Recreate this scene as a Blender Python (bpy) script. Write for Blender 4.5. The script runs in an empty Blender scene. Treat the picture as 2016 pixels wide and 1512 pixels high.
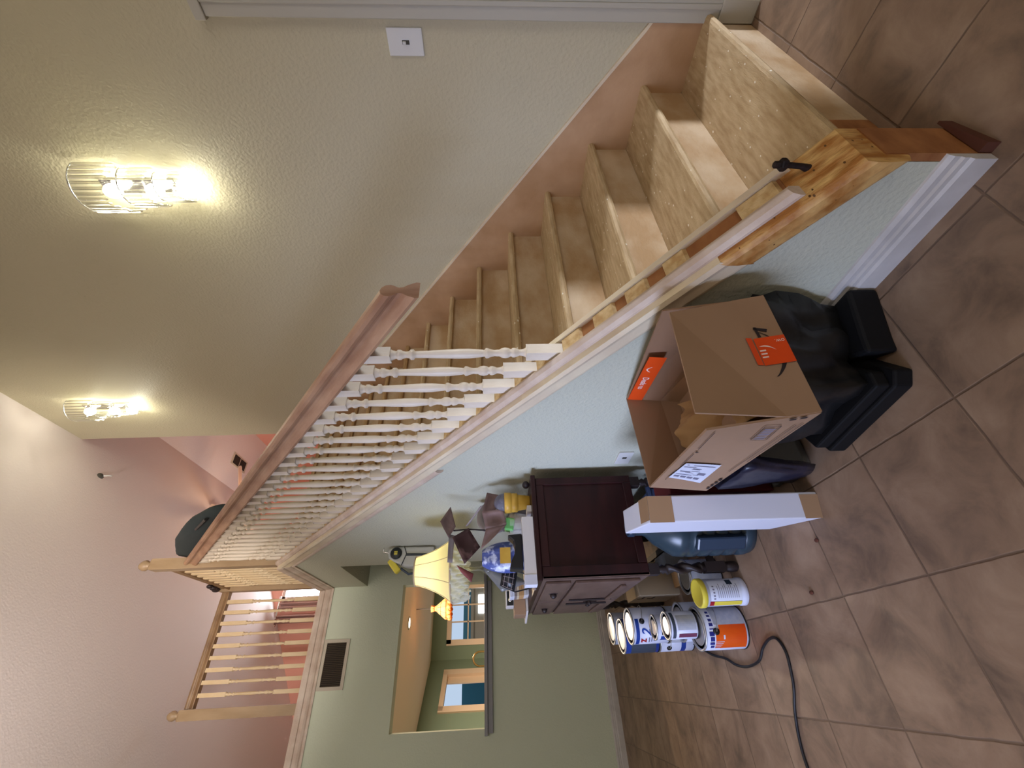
import bpy, bmesh, math, random
from mathutils import Vector, Matrix
random.seed(7)
D = bpy.data
SC = bpy.context.scene
COL = SC.collection
PI = math.pi

# ------------------------------------------------------------------ camera
YAW, PITCH, ROLL = 0.62229, 0.0424, -0.02266
CAM = Vector((-0.85317, -0.45349, 1.04836))
fw = Vector((math.sin(YAW)*math.cos(PITCH), math.cos(YAW)*math.cos(PITCH), -math.sin(PITCH)))
rt = Vector((math.cos(YAW), -math.sin(YAW), 0)); up = rt.cross(fw)
r2 = math.cos(ROLL)*rt + math.sin(ROLL)*up; u2 = -math.sin(ROLL)*rt + math.cos(ROLL)*up
cd = D.cameras.new('camera'); cam = D.objects.new('camera', cd); COL.objects.link(cam)
# the phone was held turned by a quarter: world up points to the left of the frame
m = Matrix.Identity(4)
for i in range(3):
    m[i][0] = (-u2)[i]; m[i][1] = r2[i]; m[i][2] = (-fw)[i]; m[i][3] = CAM[i]
cam.matrix_world = m
cd.sensor_fit = 'HORIZONTAL'; cd.sensor_width = 36.0; cd.lens = 816.4/2016*36
cd.clip_start = 0.02; cd.clip_end = 100
SC.camera = cam

# ------------------------------------------------------------------ world, light, exposure
SC.view_settings.view_transform = 'Standard'
SC.view_settings.look = 'None'
SC.view_settings.exposure = 0.0
SC.view_settings.gamma = 1.0
SC.view_settings.use_curve_mapping = False
w = D.worlds.new('world'); SC.world = w; w.use_nodes = True
bg = w.node_tree.nodes['Background']; bg.inputs[0].default_value = (0.62, 0.78, 1.0, 1); bg.inputs[1].default_value = 0.8

def area(name, loc, target, sx, sy, power, col, spread=PI):
    l = D.lights.new(name, 'AREA'); l.shape = 'RECTANGLE'; l.size = sx; l.size_y = sy
    l.energy = power; l.color = col; l.spread = spread
    o = D.objects.new(name, l); COL.objects.link(o); o.location = loc
    o.rotation_euler = (Vector(target)-Vector(loc)).to_track_quat('-Z', 'Y').to_euler()
    return o
def point(name, loc, power, col, rad=0.04):
    l = D.lights.new(name, 'POINT'); l.energy = power; l.color = col; l.shadow_soft_size = rad
    o = D.objects.new(name, l); COL.objects.link(o); o.location = loc
    return o
# daylight through left window and right hall; the warm front fill is added
area('daylight_left_window', (-3.72, 0.6, 1.40), (0, 1.45, 0.55), 1.3, 1.2, 22, (0.55, 0.65, 1.0), 1.05)
area('added_front_fill', (-1.2, -4.25, 1.6), (-1.2, 0, 1.2), 1.8, 1.6, 32, (1.0, 0.88, 0.72))
area('daylight_hall', (3.3, -2.35, 1.3), (0.6, 0.4, 0.5), 0.3, 1.6, 30, (0.86, 0.9, 1.0), 1.4)
# added fill, unseen behind the camera: high beam, ceiling uplight, warm point
area('added_high_fill', (-0.9, -4.2, 3.7), (-0.6, 3.0, 4.1), 2.0, 0.9, 36, (1.0, 0.93, 0.88), 2.6)
area('added_ceiling_uplight', (-2.2, -0.7, 2.50), (-0.55, 3.4, 4.7), 0.36, 0.36, 52, (1.0, 0.90, 0.84), 1.0)
point('added_warm_fill', (-2.2, -0.7, 2.34), 8, (1.0, 0.82, 0.60), 0.10)
# kitchen: recessed ceiling lamp
area('kitchen_lamp_light', (-0.08, 6.67, 2.385), (-0.08, 6.67, 0), 0.16, 0.16, 90, (1.0, 0.86, 0.70))
area('kitchen_second_lamp_light', (0.05, 5.4, 2.385), (0.05, 5.4, 0), 0.10, 0.10, 36, (1.0, 0.70, 0.42))

# ------------------------------------------------------------------ materials
def srgb(r, g, b):
    f = lambda c: (c/255/12.92 if c/255 <= .04045 else ((c/255+.055)/1.055)**2.4)
    return (f(r), f(g), f(b), 1)
def node(nt, t, **kw):
    n = nt.nodes.new(t)
    for k, v in kw.items(): setattr(n, k, v)
    return n
def mat(name, col, rough=0.6, col2=None, scale=6.0, stretch=(1, 1, 1), lo=0.35, hi=0.65, bump=0.0, bscale=60.0, metal=0.0,
        spots=None, spot_scale=30.0, spot_size=0.06, coat=0.0, alpha=1.0, trans=0.0, ior=1.45, emit=None, estr=0.0, spec=None, detail=4.0):
    M = D.materials.new(name); M.use_nodes = True; nt = M.node_tree
    b = nt.nodes['Principled BSDF']
    b.inputs['Base Color'].default_value = col; b.inputs['Roughness'].default_value = rough
    b.inputs['Metallic'].default_value = metal; b.inputs['Coat Weight'].default_value = coat
    b.inputs['Transmission Weight'].default_value = trans; b.inputs['IOR'].default_value = ior
    b.inputs['Alpha'].default_value = alpha
    if spec is not None: b.inputs['Specular IOR Level'].default_value = spec
    if emit: b.inputs['Emission Color'].default_value = emit; b.inputs['Emission Strength'].default_value = estr
    tc = node(nt, 'ShaderNodeTexCoord'); mp = node(nt, 'ShaderNodeMapping'); mp.inputs['Scale'].default_value = stretch
    nt.links.new(tc.outputs['Object'], mp.inputs['Vector'])
    last = None
    if col2:
        n = node(nt, 'ShaderNodeTexNoise'); n.inputs['Scale'].default_value = scale; n.inputs['Detail'].default_value = detail
        nt.links.new(mp.outputs[0], n.inputs['Vector'])
        r = node(nt, 'ShaderNodeValToRGB'); r.color_ramp.elements[0].position = lo; r.color_ramp.elements[1].position = hi
        r.color_ramp.elements[0].color = col; r.color_ramp.elements[1].color = col2
        nt.links.new(n.outputs['Fac'], r.inputs[0]); last = r.outputs[0]
    if spots:
        v = node(nt, 'ShaderNodeTexVoronoi'); v.inputs['Scale'].default_value = spot_scale
        mp2 = node(nt, 'ShaderNodeMapping'); mp2.inputs['Scale'].default_value = (1, 1.7, 1.7)
        nt.links.new(tc.outputs['Object'], mp2.inputs['Vector']); nt.links.new(mp2.outputs[0], v.inputs['Vector'])
        n2 = node(nt, 'ShaderNodeTexNoise'); n2.inputs['Scale'].default_value = 3.0
        nt.links.new(tc.outputs['Object'], n2.inputs['Vector'])
        mm = node(nt, 'ShaderNodeMath', operation='MULTIPLY'); mm.inputs[1].default_value = spot_size*2
        nt.links.new(n2.outputs['Fac'], mm.inputs[0])
        lt = node(nt, 'ShaderNodeMath', operation='LESS_THAN')
        nt.links.new(v.outputs['Distance'], lt.inputs[0]); nt.links.new(mm.outputs[0], lt.inputs[1])
        mx = node(nt, 'ShaderNodeMix', data_type='RGBA'); nt.links.new(lt.outputs[0], mx.inputs['Factor'])
        if last: nt.links.new(last, mx.inputs['A'])
        else: mx.inputs['A'].default_value = col
        mx.inputs['B'].default_value = spots; last = mx.outputs['Result']
    if last: nt.links.new(last, b.inputs['Base Color'])
    if bump:
        n3 = node(nt, 'ShaderNodeTexNoise'); n3.inputs['Scale'].default_value = bscale; n3.inputs['Detail'].default_value = 3
        nt.links.new(mp.outputs[0], n3.inputs['Vector'])
        bp = node(nt, 'ShaderNodeBump'); bp.inputs['Strength'].default_value = bump; bp.inputs['Distance'].default_value = 0.004
        nt.links.new(n3.outputs['Fac'], bp.inputs['Height']); nt.links.new(bp.outputs[0], b.inputs['Normal'])
    return M

M = {}
M['wall'] = mat('green_grey_wall_paint', srgb(188, 189, 170), 0.75, bump=0.9, bscale=75)
M['wall_back'] = mat('pale_green_wall_paint', srgb(204, 212, 190), 0.75, bump=0.6, bscale=75)
M['wall_stair'] = mat('cream_stair_wall_paint', srgb(186, 178, 150), 0.6, bump=0.7, bscale=70)
M['ceiling'] = mat('lavender_ceiling_paint', srgb(220, 210, 208), 0.8, bump=0.4, bscale=60)
M['lavender'] = mat('lavender_wall_paint', srgb(220, 210, 208), 0.8, bump=0.4, bscale=60)
M['coral'] = mat('coral_wall_paint', srgb(208, 150, 134), 0.8)
M['palepink'] = mat('pale_pink_wall_paint', srgb(214, 186, 180), 0.8)
M['kwall'] = mat('olive_kitchen_paint', srgb(122, 138, 116), 0.8)
M['kceil'] = mat('white_kitchen_ceiling', srgb(232, 222, 206), 0.9)
M['casing'] = mat('cream_casing_paint', srgb(176, 172, 158), 0.5)
M['white'] = mat('white_trim_paint', srgb(205, 204, 200), 0.4)
M['baseb'] = mat('white_baseboard_paint', srgb(196, 192, 188), 0.35, srgb(180, 176, 172), 12)
M['tread'] = mat('worn_bare_tread_wood', srgb(200, 176, 138), 0.65, srgb(168, 140, 100), 6.5, (1.6, 9, 9), 0.3, 0.7, 0.5, 60, detail=9, spots=srgb(232, 224, 208), spot_scale=22, spot_size=0.11)
M['nosing'] = mat('worn_tread_edge_wood', srgb(182, 150, 104), 0.6, srgb(150, 116, 76), 9, (1, 6, 6), bump=0.4)
M['riser'] = mat('pale_riser_wood', srgb(172, 140, 100), 0.65, srgb(198, 176, 146), 4.5, (1, 1, 1.6), 0.38, 0.66, 0.4, 60, detail=9)
M['skirt'] = mat('tan_skirt_board_wood', srgb(190, 154, 116), 0.55, srgb(168, 130, 90), 4.0, (1, 1, 1), 0.36, 0.64, 0.25, 50)
M['cream'] = mat('cream_whitewashed_wood', srgb(222, 208, 178), 0.5, srgb(204, 186, 160), 4, (1, 1, 1), bump=0.25, bscale=60)
M['washed'] = mat('pink_grey_washed_wood', srgb(206, 190, 174), 0.5, srgb(186, 164, 146), 9, (1, 1, 1), bump=0.3, bscale=90)
M['bal'] = mat('whitewashed_baluster_wood', srgb(222, 212, 196), 0.45, srgb(198, 182, 158), 12, (1, 1, .35), 0.35, 0.72, 0.25, 120)
M['bal_raw'] = mat('bare_baluster_wood', srgb(204, 184, 150), 0.5, srgb(190, 164, 124), 12, (1, 1, .35), 0.35, 0.72, 0.2, 120)
M['rail'] = mat('sanded_brown_handrail_wood', srgb(146, 106, 80), 0.42, srgb(178, 142, 112), 7, (6, .8, .8), 0.35, 0.75, 0.25, 120)
M['rail_up'] = mat('brown_oak_handrail_wood', srgb(136, 108, 76), 0.42, srgb(112, 84, 56), 9, (1, 1, 1), 0.35, 0.7, 0.2, 120)
M['newel'] = mat('tan_oak_newel_wood', srgb(160, 136, 106), 0.45, srgb(138, 114, 84), 10, (1, 1, .25), 0.3, 0.7, 0.2, 100)
M['oldwood'] = mat('amber_glue_stained_wood', srgb(158, 104, 46), 0.5, srgb(206, 166, 104), 22, (1.6, .6, .6), 0.4, 0.62, 1.2, 40, spots=srgb(90, 58, 26), spot_scale=30, spot_size=0.10)
M['orangewood'] = mat('orange_stain_and_shade_wood', srgb(160, 108, 64), 0.5, srgb(132, 82, 44), 14, (1, .4, 2))
M['fillet'] = mat('cream_fillet_wood', srgb(212, 186, 140), 0.6, srgb(186, 150, 100), 40, bump=0.6, bscale=120)
M['darkhole'] = mat('dark_subfloor_wood', srgb(84, 44, 28), 0.8)
M['cab'] = mat('dark_mahogany_wood', srgb(50, 22, 21), 0.42, srgb(38, 17, 17), 5, (1, 1, 4), spec=0.3)
M['cabface'] = mat('dusty_brown_cabinet_wood', srgb(98, 78, 68), 0.5, srgb(84, 64, 56), 6, (1, 1, 3), spec=0.4)
M['cabdark'] = mat('near_black_carved_wood', srgb(38, 28, 28), 0.5)
M['card'] = mat('brown_cardboard', srgb(158, 128, 102), 0.8, srgb(150, 120, 94), 3)
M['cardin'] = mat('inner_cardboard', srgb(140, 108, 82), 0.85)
M['whitebox'] = mat('white_cardboard', srgb(206, 208, 220), 0.7)
M['tapebrown'] = mat('brown_packing_tape', srgb(160, 130, 100), 0.35)
M['tape'] = mat('orange_packing_tape', srgb(222, 76, 24), 0.3)
M['ink'] = mat('dark_print_ink', srgb(38, 28, 30), 0.7)
M['greyink'] = mat('grey_print_ink', srgb(120, 120, 140), 0.7)
M['labelpaper'] = mat('white_label_paper', srgb(214, 220, 236), 0.5)
M['tapewhite'] = mat('white_tape_print', srgb(240, 214, 206), 0.4)
M['kraft'] = mat('kraft_packing_paper', srgb(170, 136, 92), 0.8, bump=0.5, bscale=20)
M['blackpl'] = mat('black_plastic_sheet', srgb(24, 24, 26), 0.42, srgb(34, 33, 32), 8, bump=0.7, bscale=14)
M['navypl'] = mat('navy_plastic_bag', srgb(26, 28, 48), 0.35, bump=0.8, bscale=12)
M['blackcase'] = mat('matte_black_plastic', srgb(13, 13, 15), 0.65, spec=.25)
M['jug'] = mat('blue_water_jug_plastic', srgb(40, 56, 66), 0.3)
M['jugdark'] = mat('dark_blue_jug_plastic', srgb(34, 50, 68), 0.3)
M['red'] = mat('dark_red_carton', srgb(98, 28, 34), 0.6)
M['crimson'] = mat('red_print', srgb(176, 40, 44), 0.5)
M['steel'] = mat('tinplate_steel', srgb(196, 196, 194), 0.42, metal=0.85)
M['steelblack'] = mat('dark_can_rim', srgb(46, 44, 46), 0.35, metal=0.6)
M['canwhite'] = mat('white_can_label', srgb(206, 212, 232), 0.4)
M['cangrey'] = mat('pale_grey_can_label', srgb(178, 182, 192), 0.45, srgb(164, 170, 186), 60)
M['canorange'] = mat('orange_can_label', srgb(222, 92, 10), 0.4, srgb(206, 66, 10), 5)
M['canblue'] = mat('blue_can_label', srgb(22, 58, 142), 0.4)
M['slate'] = mat('dark_slate_label', srgb(58, 68, 82), 0.5)
M['paintpeach'] = mat('peach_dried_paint', srgb(176, 146, 122), 0.5, srgb(158, 134, 116), 20)
M['paintpink'] = mat('pink_dried_paint', srgb(200, 172, 166), 0.5, srgb(182, 158, 152), 30)
M['blueink'] = mat('blue_print_ink', srgb(20, 66, 160), 0.45)
M['navyink'] = mat('navy_print_ink', srgb(34, 40, 120), 0.45)
M['redink'] = mat('red_print_ink', srgb(150, 20, 34), 0.45)
M['maroonink'] = mat('maroon_print_ink', srgb(104, 50, 76), 0.45)
M['yellow'] = mat('yellow_plastic', srgb(216, 200, 70), 0.4)
M['mustard'] = mat('mustard_plastic_cone', srgb(214, 170, 68), 0.45, srgb(196, 150, 52), 12)
M['black'] = mat('black_plastic', srgb(26, 26, 28), 0.35)
M['blackrub'] = mat('black_rubber', srgb(24, 22, 26), 0.5)
M['iron'] = mat('rusty_iron', srgb(50, 38, 36), 0.6, srgb(30, 24, 24), 60, metal=0.5, bump=0.6)
M['mauve'] = mat('mauve_printed_card', srgb(112, 88, 84), 0.6, srgb(142, 116, 112), 9, (1, 3, 1), 0.4, 0.7)
M['crimson_card'] = mat('faded_red_card', srgb(150, 84, 82), 0.6, srgb(120, 60, 60), 12)
M['plum'] = mat('plum_printed_card', srgb(72, 46, 46), 0.6, srgb(126, 94, 94), 12, (1, 2, 1), 0.55, 0.66)
M['paper'] = mat('white_paper', srgb(214, 210, 208), 0.7)
M['greypaper'] = mat('grey_paper', srgb(140, 128, 124), 0.7)
M['mauvecurtain'] = mat('mauve_curtain_cloth', srgb(184, 148, 140), 0.9)
M['teal'] = mat('dark_teal_cloth', srgb(42, 50, 50), 0.9, bump=0.3, bscale=30)
M['green'] = mat('green_plastic', srgb(112, 190, 108), 0.35)
M['bluebag'] = mat('blue_white_wrapped_sweets', srgb(74, 88, 150), 0.3, srgb(196, 204, 232), 26, lo=0.5, hi=0.6, bump=0.8, bscale=30)
M['porcelain'] = mat('white_porcelain', srgb(226, 226, 214), 0.2)
M['chrome'] = mat('chrome', srgb(220, 220, 220), 0.12, metal=1.0)
M['vent'] = mat('painted_metal_grille', srgb(190, 180, 162), 0.5)
M['ventdark'] = mat('dusty_dark_duct', srgb(40, 32, 26), 0.8)
M['louver'] = mat('brown_louver_metal', srgb(84, 72, 58), 0.6)
M['knob'] = mat('dark_cap_plastic', srgb(36, 40, 40), 0.3)
M['quilt'] = mat('grey_quilted_vinyl', srgb(182, 182, 172), 0.5)
M['fan'] = mat('white_fan_blade', srgb(206, 178, 160), 0.5)
M['bone'] = mat('pale_window_frame_wood', srgb(222, 196, 168), 0.5)
M['darkframe'] = mat('dark_shadow_gap', srgb(70, 68, 60), 0.8)
M['bluecrate'] = mat('blue_grey_plastic_crate', srgb(84, 100, 140), 0.4)
M['beige'] = mat('beige_carton', srgb(190, 170, 140), 0.7)
M['wood'] = mat('light_wood_block', srgb(200, 156, 104), 0.6)
M['shellwood'] = mat('grey_board', srgb(120, 118, 112), 0.7)
M['counter'] = mat('grey_painted_ledge', srgb(140, 140, 144), 0.45)
M['soap'] = mat('clear_dark_plastic_dome', srgb(120, 122, 140), 0.12, alpha=0.55)
M['filmgrey'] = mat('smoky_plastic_sheet', srgb(130, 132, 134), 0.25, alpha=0.6)
M['glass'] = mat('clear_glass', (1, 1, 1, 1), 0.05, alpha=0.25)
M['brass'] = mat('warm_brass', srgb(190, 150, 90), 0.3, metal=1.0)

def crystal():
    m_ = D.materials.new('cut_crystal_glass'); m_.use_nodes = True; nt = m_.node_tree; nt.nodes.clear()
    o = node(nt, 'ShaderNodeOutputMaterial'); mx = node(nt, 'ShaderNodeMixShader')
    t = node(nt, 'ShaderNodeBsdfTransparent'); t.inputs[0].default_value = (0.93, 0.93, 0.88, 1)
    g = node(nt, 'ShaderNodeBsdfGlossy'); g.inputs['Roughness'].default_value = 0.15
    lw = node(nt, 'ShaderNodeLayerWeight'); lw.inputs['Blend'].default_value = 0.55
    nt.links.new(lw.outputs['Facing'], mx.inputs[0]); nt.links.new(t.outputs[0], mx.inputs[1]); nt.links.new(g.outputs[0], mx.inputs[2])
    nt.links.new(mx.outputs[0], o.inputs[0]); return m_
M['crystal'] = crystal()
def emis(name, col, s):
    m_ = D.materials.new(name); m_.use_nodes = True; nt = m_.node_tree; nt.nodes.clear()
    o = node(nt, 'ShaderNodeOutputMaterial'); e = node(nt, 'ShaderNodeEmission'); e.inputs[0].default_value = col; e.inputs[1].default_value = s
    nt.links.new(e.outputs[0], o.inputs[0]); return m_
M['bulb'] = emis('lit_bulb', (1.0, 1.0, 0.82, 1), 30)
M['warmbulb'] = emis('warm_lit_bulb', (1.0, 0.66, 0.34, 1), 14)
M['recess'] = emis('lit_recessed_lamp', (1.0, 0.86, 0.62, 1), 10)
M['sky'] = emis('bright_sky', (0.88, 0.94, 1.0, 1), 26.0)
def shade_mat(name, col, tint, mixf=0.5):
    m_ = D.materials.new(name); m_.use_nodes = True; nt = m_.node_tree; nt.nodes.clear()
    o = node(nt, 'ShaderNodeOutputMaterial'); mx = node(nt, 'ShaderNodeMixShader'); mx.inputs[0].default_value = mixf
    a = node(nt, 'ShaderNodeBsdfDiffuse'); a.inputs[0].default_value = col
    b = node(nt, 'ShaderNodeBsdfTranslucent'); b.inputs[0].default_value = tint
    nt.links.new(a.outputs[0], mx.inputs[1]); nt.links.new(b.outputs[0], mx.inputs[2]); nt.links.new(mx.outputs[0], o.inputs[0]); return m_
M['shade'] = shade_mat('cream_lampshade_cloth', srgb(226, 216, 176), srgb(240, 232, 180))
M['fringe'] = shade_mat('white_ribbon_fringe', srgb(236, 238, 230), srgb(236, 240, 232), .6)
M['tiffany'] = shade_mat('amber_leaded_glass', srgb(214, 158, 100), srgb(236, 170, 104), 0.6)

def tile_mat():
    m_ = D.materials.new('slate_look_floor_tile'); m_.use_nodes = True; nt = m_.node_tree; b = nt.nodes['Principled BSDF']
    L = nt.links.new
    tc = node(nt, 'ShaderNodeTexCoord'); sp = node(nt, 'ShaderNodeSeparateXYZ'); L(tc.outputs['Object'], sp.inputs[0])
    def line(sock, off, size, wdt):
        a = node(nt, 'ShaderNodeMath', operation='ADD'); a.inputs[1].default_value = off; L(sock, a.inputs[0])
        nz = node(nt, 'ShaderNodeTexNoise'); nz.inputs['Scale'].default_value = 14; L(tc.outputs['Object'], nz.inputs['Vector'])
        nm = node(nt, 'ShaderNodeMath', operation='MULTIPLY'); nm.inputs[1].default_value = 0.006; L(nz.outputs['Fac'], nm.inputs[0])
        a2 = node(nt, 'ShaderNodeMath', operation='ADD'); L(a.outputs[0], a2.inputs[0]); L(nm.outputs[0], a2.inputs[1])
        d = node(nt, 'ShaderNodeMath', operation='PINGPONG'); d.inputs[1].default_value = size/2; L(a2.outputs[0], d.inputs[0])
        r = node(nt, 'ShaderNodeMapRange'); r.inputs['From Min'].default_value = wdt*.35; r.inputs['From Max'].default_value = wdt
        L(d.outputs[0], r.inputs['Value']); return r.outputs[0]
    lx = line(sp.outputs['X'], 0.052, 0.315, 0.0036); ly = line(sp.outputs['Y'], -0.008, 0.308, 0.0036)
    mn = node(nt, 'ShaderNodeMath', operation='MINIMUM'); L(lx, mn.inputs[0]); L(ly, mn.inputs[1])
    # per tile tone
    def idx(sock, off, size):
        a = node(nt, 'ShaderNodeMath', operation='ADD'); a.inputs[1].default_value = off; L(sock, a.inputs[0])
        d = node(nt, 'ShaderNodeMath', operation='DIVIDE'); d.inputs[1].default_value = size; L(a.outputs[0], d.inputs[0])
        f = node(nt, 'ShaderNodeMath', operation='FLOOR'); L(d.outputs[0], f.inputs[0]); return f.outputs[0]
    cx = node(nt, 'ShaderNodeCombineXYZ'); L(idx(sp.outputs['X'], .052, .315), cx.inputs[0]); L(idx(sp.outputs['Y'], -.008, .308), cx.inputs[1])
    wn = node(nt, 'ShaderNodeTexWhiteNoise'); L(cx.outputs[0], wn.inputs['Vector'])
    va = node(nt, 'ShaderNodeVectorMath', operation='ADD'); L(tc.outputs['Object'], va.inputs[0]); L(wn.outputs['Color'], va.inputs[1])
    mp = node(nt, 'ShaderNodeMapping'); mp.inputs['Scale'].default_value = (1, 1, 1); mp.inputs['Rotation'].default_value = (0, 0, 0.5); L(va.outputs[0], mp.inputs['Vector'])
    n1 = node(nt, 'ShaderNodeTexNoise'); n1.inputs['Scale'].default_value = 6.5; n1.inputs['Detail'].default_value = 9; n1.inputs['Roughness'].default_value = .62; n1.inputs['Distortion'].default_value = .5
    L(mp.outputs[0], n1.inputs['Vector'])
    cr = node(nt, 'ShaderNodeValToRGB'); e = cr.color_ramp.elements
    e[0].position = .3; e[0].color = srgb(104, 86, 72); e[1].position = .72; e[1].color = srgb(160, 136, 114)
    k = cr.color_ramp.elements.new(.5); k.color = srgb(138, 114, 94)
    L(n1.outputs['Fac'], cr.inputs[0])
    mx = node(nt, 'ShaderNodeMix', data_type='RGBA'); L(mn.outputs[0], mx.inputs['Factor'])
    mx.inputs['A'].default_value = srgb(108, 88, 72); L(cr.outputs[0], mx.inputs['B'])
    L(mx.outputs['Result'], b.inputs['Base Color'])
    b.inputs['Roughness'].default_value = 0.5; b.inputs['Specular IOR Level'].default_value = 0.35
    ad = node(nt, 'ShaderNodeMath', operation='MULTIPLY_ADD'); ad.inputs[1].default_value = 0.5
    n4 = node(nt, 'ShaderNodeTexNoise'); n4.inputs['Scale'].default_value = 9; n4.inputs['Detail'].default_value = 6; n4.inputs['Distortion'].default_value = .6
    L(mp.outputs[0], n4.inputs['Vector']); L(n4.outputs['Fac'], ad.inputs[0]); L(mn.outputs[0], ad.inputs[2])
    bp = node(nt, 'ShaderNodeBump'); bp.inputs['Strength'].default_value = .45; bp.inputs['Distance'].default_value = .005
    L(ad.outputs[0], bp.inputs['Height']); L(bp.outputs[0], b.inputs['Normal'])
    return m_
M['tile'] = tile_mat()

# ------------------------------------------------------------------ builders
class MB:
    def __init__(s): s.v = []; s.f = []; s.mi = []; s.sm = []
    def add(s, vs, fs, mi=0, sm=False):
        o = len(s.v); s.v += [tuple(p) for p in vs]
        for f in fs: s.f.append(tuple(i+o for i in f)); s.mi.append(mi); s.sm.append(sm)
    def box(s, x0, x1, y0, y1, z0, z1, mi=0, R=None, c=None):
        vs = [Vector((x, y, z)) for z in (z0, z1) for y in (y0, y1) for x in (x0, x1)]
        if R is not None: vs = [R @ (p - Vector(c)) + Vector(c) for p in vs]
        s.add(vs, [(0, 2, 3, 1), (4, 5, 7, 6), (0, 1, 5, 4), (2, 6, 7, 3), (0, 4, 6, 2), (1, 3, 7, 5)], mi); return s
    def hexa(s, b, t, mi=0):
        s.add(list(b)+list(t), [(3, 2, 1, 0), (4, 5, 6, 7), (0, 1, 5, 4), (1, 2, 6, 5), (2, 3, 7, 6), (3, 0, 4, 7)], mi); return s
    def prism(s, poly, ax, a, b, mi=0):
        n = len(poly)
        def P(p, q): return {'x': (q, p[0], p[1]), 'y': (p[0], q, p[1]), 'z': (p[0], p[1], q)}[ax]
        vs = [P(p, a) for p in poly]+[P(p, b) for p in poly]
        s.add(vs, [tuple(range(n)), tuple(range(2*n-1, n-1, -1))]+[(i, i+n, (i+1) % n+n, (i+1) % n) for i in range(n)], mi); return s
    def lathe(s, prof, c=(0, 0, 0), seg=24, mi=0, R=None, sm=True, a0=0, a1=2*PI, twist=None):
        full = abs(a1-a0-2*PI) < 1e-6; n = seg if full else seg+1
        vs = []
        for (r, z) in prof:
            for i in range(n):
                a = a0+(a1-a0)*i/seg; rr = r
                if twist: rr = twist(a, z, r)
                p = Vector((rr*math.cos(a), rr*math.sin(a), z))
                if R is not None: p = R @ p
                vs.append(p+Vector(c))
        fs = []
        for j in range(len(prof)-1):
            for i in range(seg):
                k = (i+1) % n if full else i+1
                fs.append((j*n+i, j*n+k, (j+1)*n+k, (j+1)*n+i))
        s.add(vs, fs, mi, sm)
        if full:
            if prof[0][0] > 1e-4: s.f.append(tuple(len(s.v)-len(vs)+i for i in range(n-1, -1, -1))); s.mi.append(mi); s.sm.append(False)
            if prof[-1][0] > 1e-4: s.f.append(tuple(len(s.v)-n+i for i in range(n))); s.mi.append(mi); s.sm.append(False)
        return s
    def tube(s, pts, r, seg=8, mi=0):
        pts = [Vector(p) for p in pts]; vs = []; N = len(pts); prev = None
        for i, p in enumerate(pts):
            t = (pts[min(i+1, N-1)]-pts[max(i-1, 0)]).normalized()
            a = prev if prev is not None else (Vector((0, 0, 1)) if abs(t.z) < .9 else Vector((1, 0, 0)))
            u = (a-a.dot(t)*t).normalized(); prev = u; w_ = t.cross(u)
            rr = r[i] if isinstance(r, (list, tuple)) else r
            for k in range(seg):
                an = 2*PI*k/seg; vs.append(p+(u*math.cos(an)+w_*math.sin(an))*rr)
        fs = [(i*seg+k, i*seg+(k+1) % seg, (i+1)*seg+(k+1) % seg, (i+1)*seg+k) for i in range(N-1) for k in range(seg)]
        s.add(vs, fs, mi, True)
        s.add([vs[k] for k in range(seg)], [tuple(range(seg-1, -1, -1))], mi); s.add([vs[-seg+k] for k in range(seg)], [tuple(range(seg))], mi)
        return s
    def sphere(s, c, r, seg=16, rings=10, mi=0, sc=(1, 1, 1)):
        prof = [(max(1e-5, r*math.sin(PI*i/rings)), -r*math.cos(PI*i/rings)) for i in range(rings+1)]
        o = len(s.v); s.lathe(prof, (0, 0, 0), seg, mi)
        for i in range(o, len(s.v)): p = s.v[i]; s.v[i] = (p[0]*sc[0]+c[0], p[1]*sc[1]+c[1], p[2]*sc[2]+c[2])
        return s
    def sweep(s, prof, path, mi=0, closed=True, sm=False):
        """prof: (out, up) pairs; path: (point, out-vector) pairs, sections stay plumb"""
        n = len(prof); vs = []
        for p, o in path:
            p = Vector(p); o = Vector(o)
            for a, b in prof: vs.append(p+o*a+Vector((0, 0, b)))
        fs = []
        for i in range(len(path)-1):
            for k in range(n if closed else n-1):
                k2 = (k+1) % n; fs.append((i*n+k, i*n+k2, (i+1)*n+k2, (i+1)*n+k))
        s.add(vs, fs, mi, sm)
        if closed:
            s.add([vs[k] for k in range(n)], [tuple(range(n-1, -1, -1))], mi); s.add([vs[-n+k] for k in range(n)], [tuple(range(n))], mi)
        return s
    def grid(s, nu, nv, fn, mi=0, sm=True):
        vs = [fn(i/nu, j/nv) for j in range(nv+1) for i in range(nu+1)]
        s.add(vs, [(j*(nu+1)+i, j*(nu+1)+i+1, (j+1)*(nu+1)+i+1, (j+1)*(nu+1)+i) for j in range(nv) for i in range(nu)], mi, sm); return s
    def build(s, name, mats, parent=None, bevel=0, solid=0, sub=0, recalc=True):
        me = D.meshes.new(name); off = parent.location if parent is not None and parent.get('_base') else Vector((0, 0, 0))
        if parent is not None: off = base_of(parent)
        me.from_pydata([tuple(Vector(p)-off) for p in s.v], [], s.f)
        for p, mi, sm in zip(me.polygons, s.mi, s.sm): p.material_index = mi; p.use_smooth = sm
        for m_ in (mats if isinstance(mats, (list, tuple)) else [mats]): me.materials.append(M[m_] if isinstance(m_, str) else m_)
        if recalc:
            bm = bmesh.new(); bm.from_mesh(me); bmesh.ops.recalc_face_normals(bm, faces=bm.faces); bm.to_mesh(me); bm.free()
        o = D.objects.new(name, me); COL.objects.link(o)
        if parent is not None: o.parent = parent
        if solid:
            md = o.modifiers.new('thickness', 'SOLIDIFY'); md.thickness = solid; md.offset = 0
        if bevel:
            md = o.modifiers.new('edges', 'BEVEL'); md.width = bevel; md.segments = 2; md.limit_method = 'ANGLE'; md.angle_limit = 0.7
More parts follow.
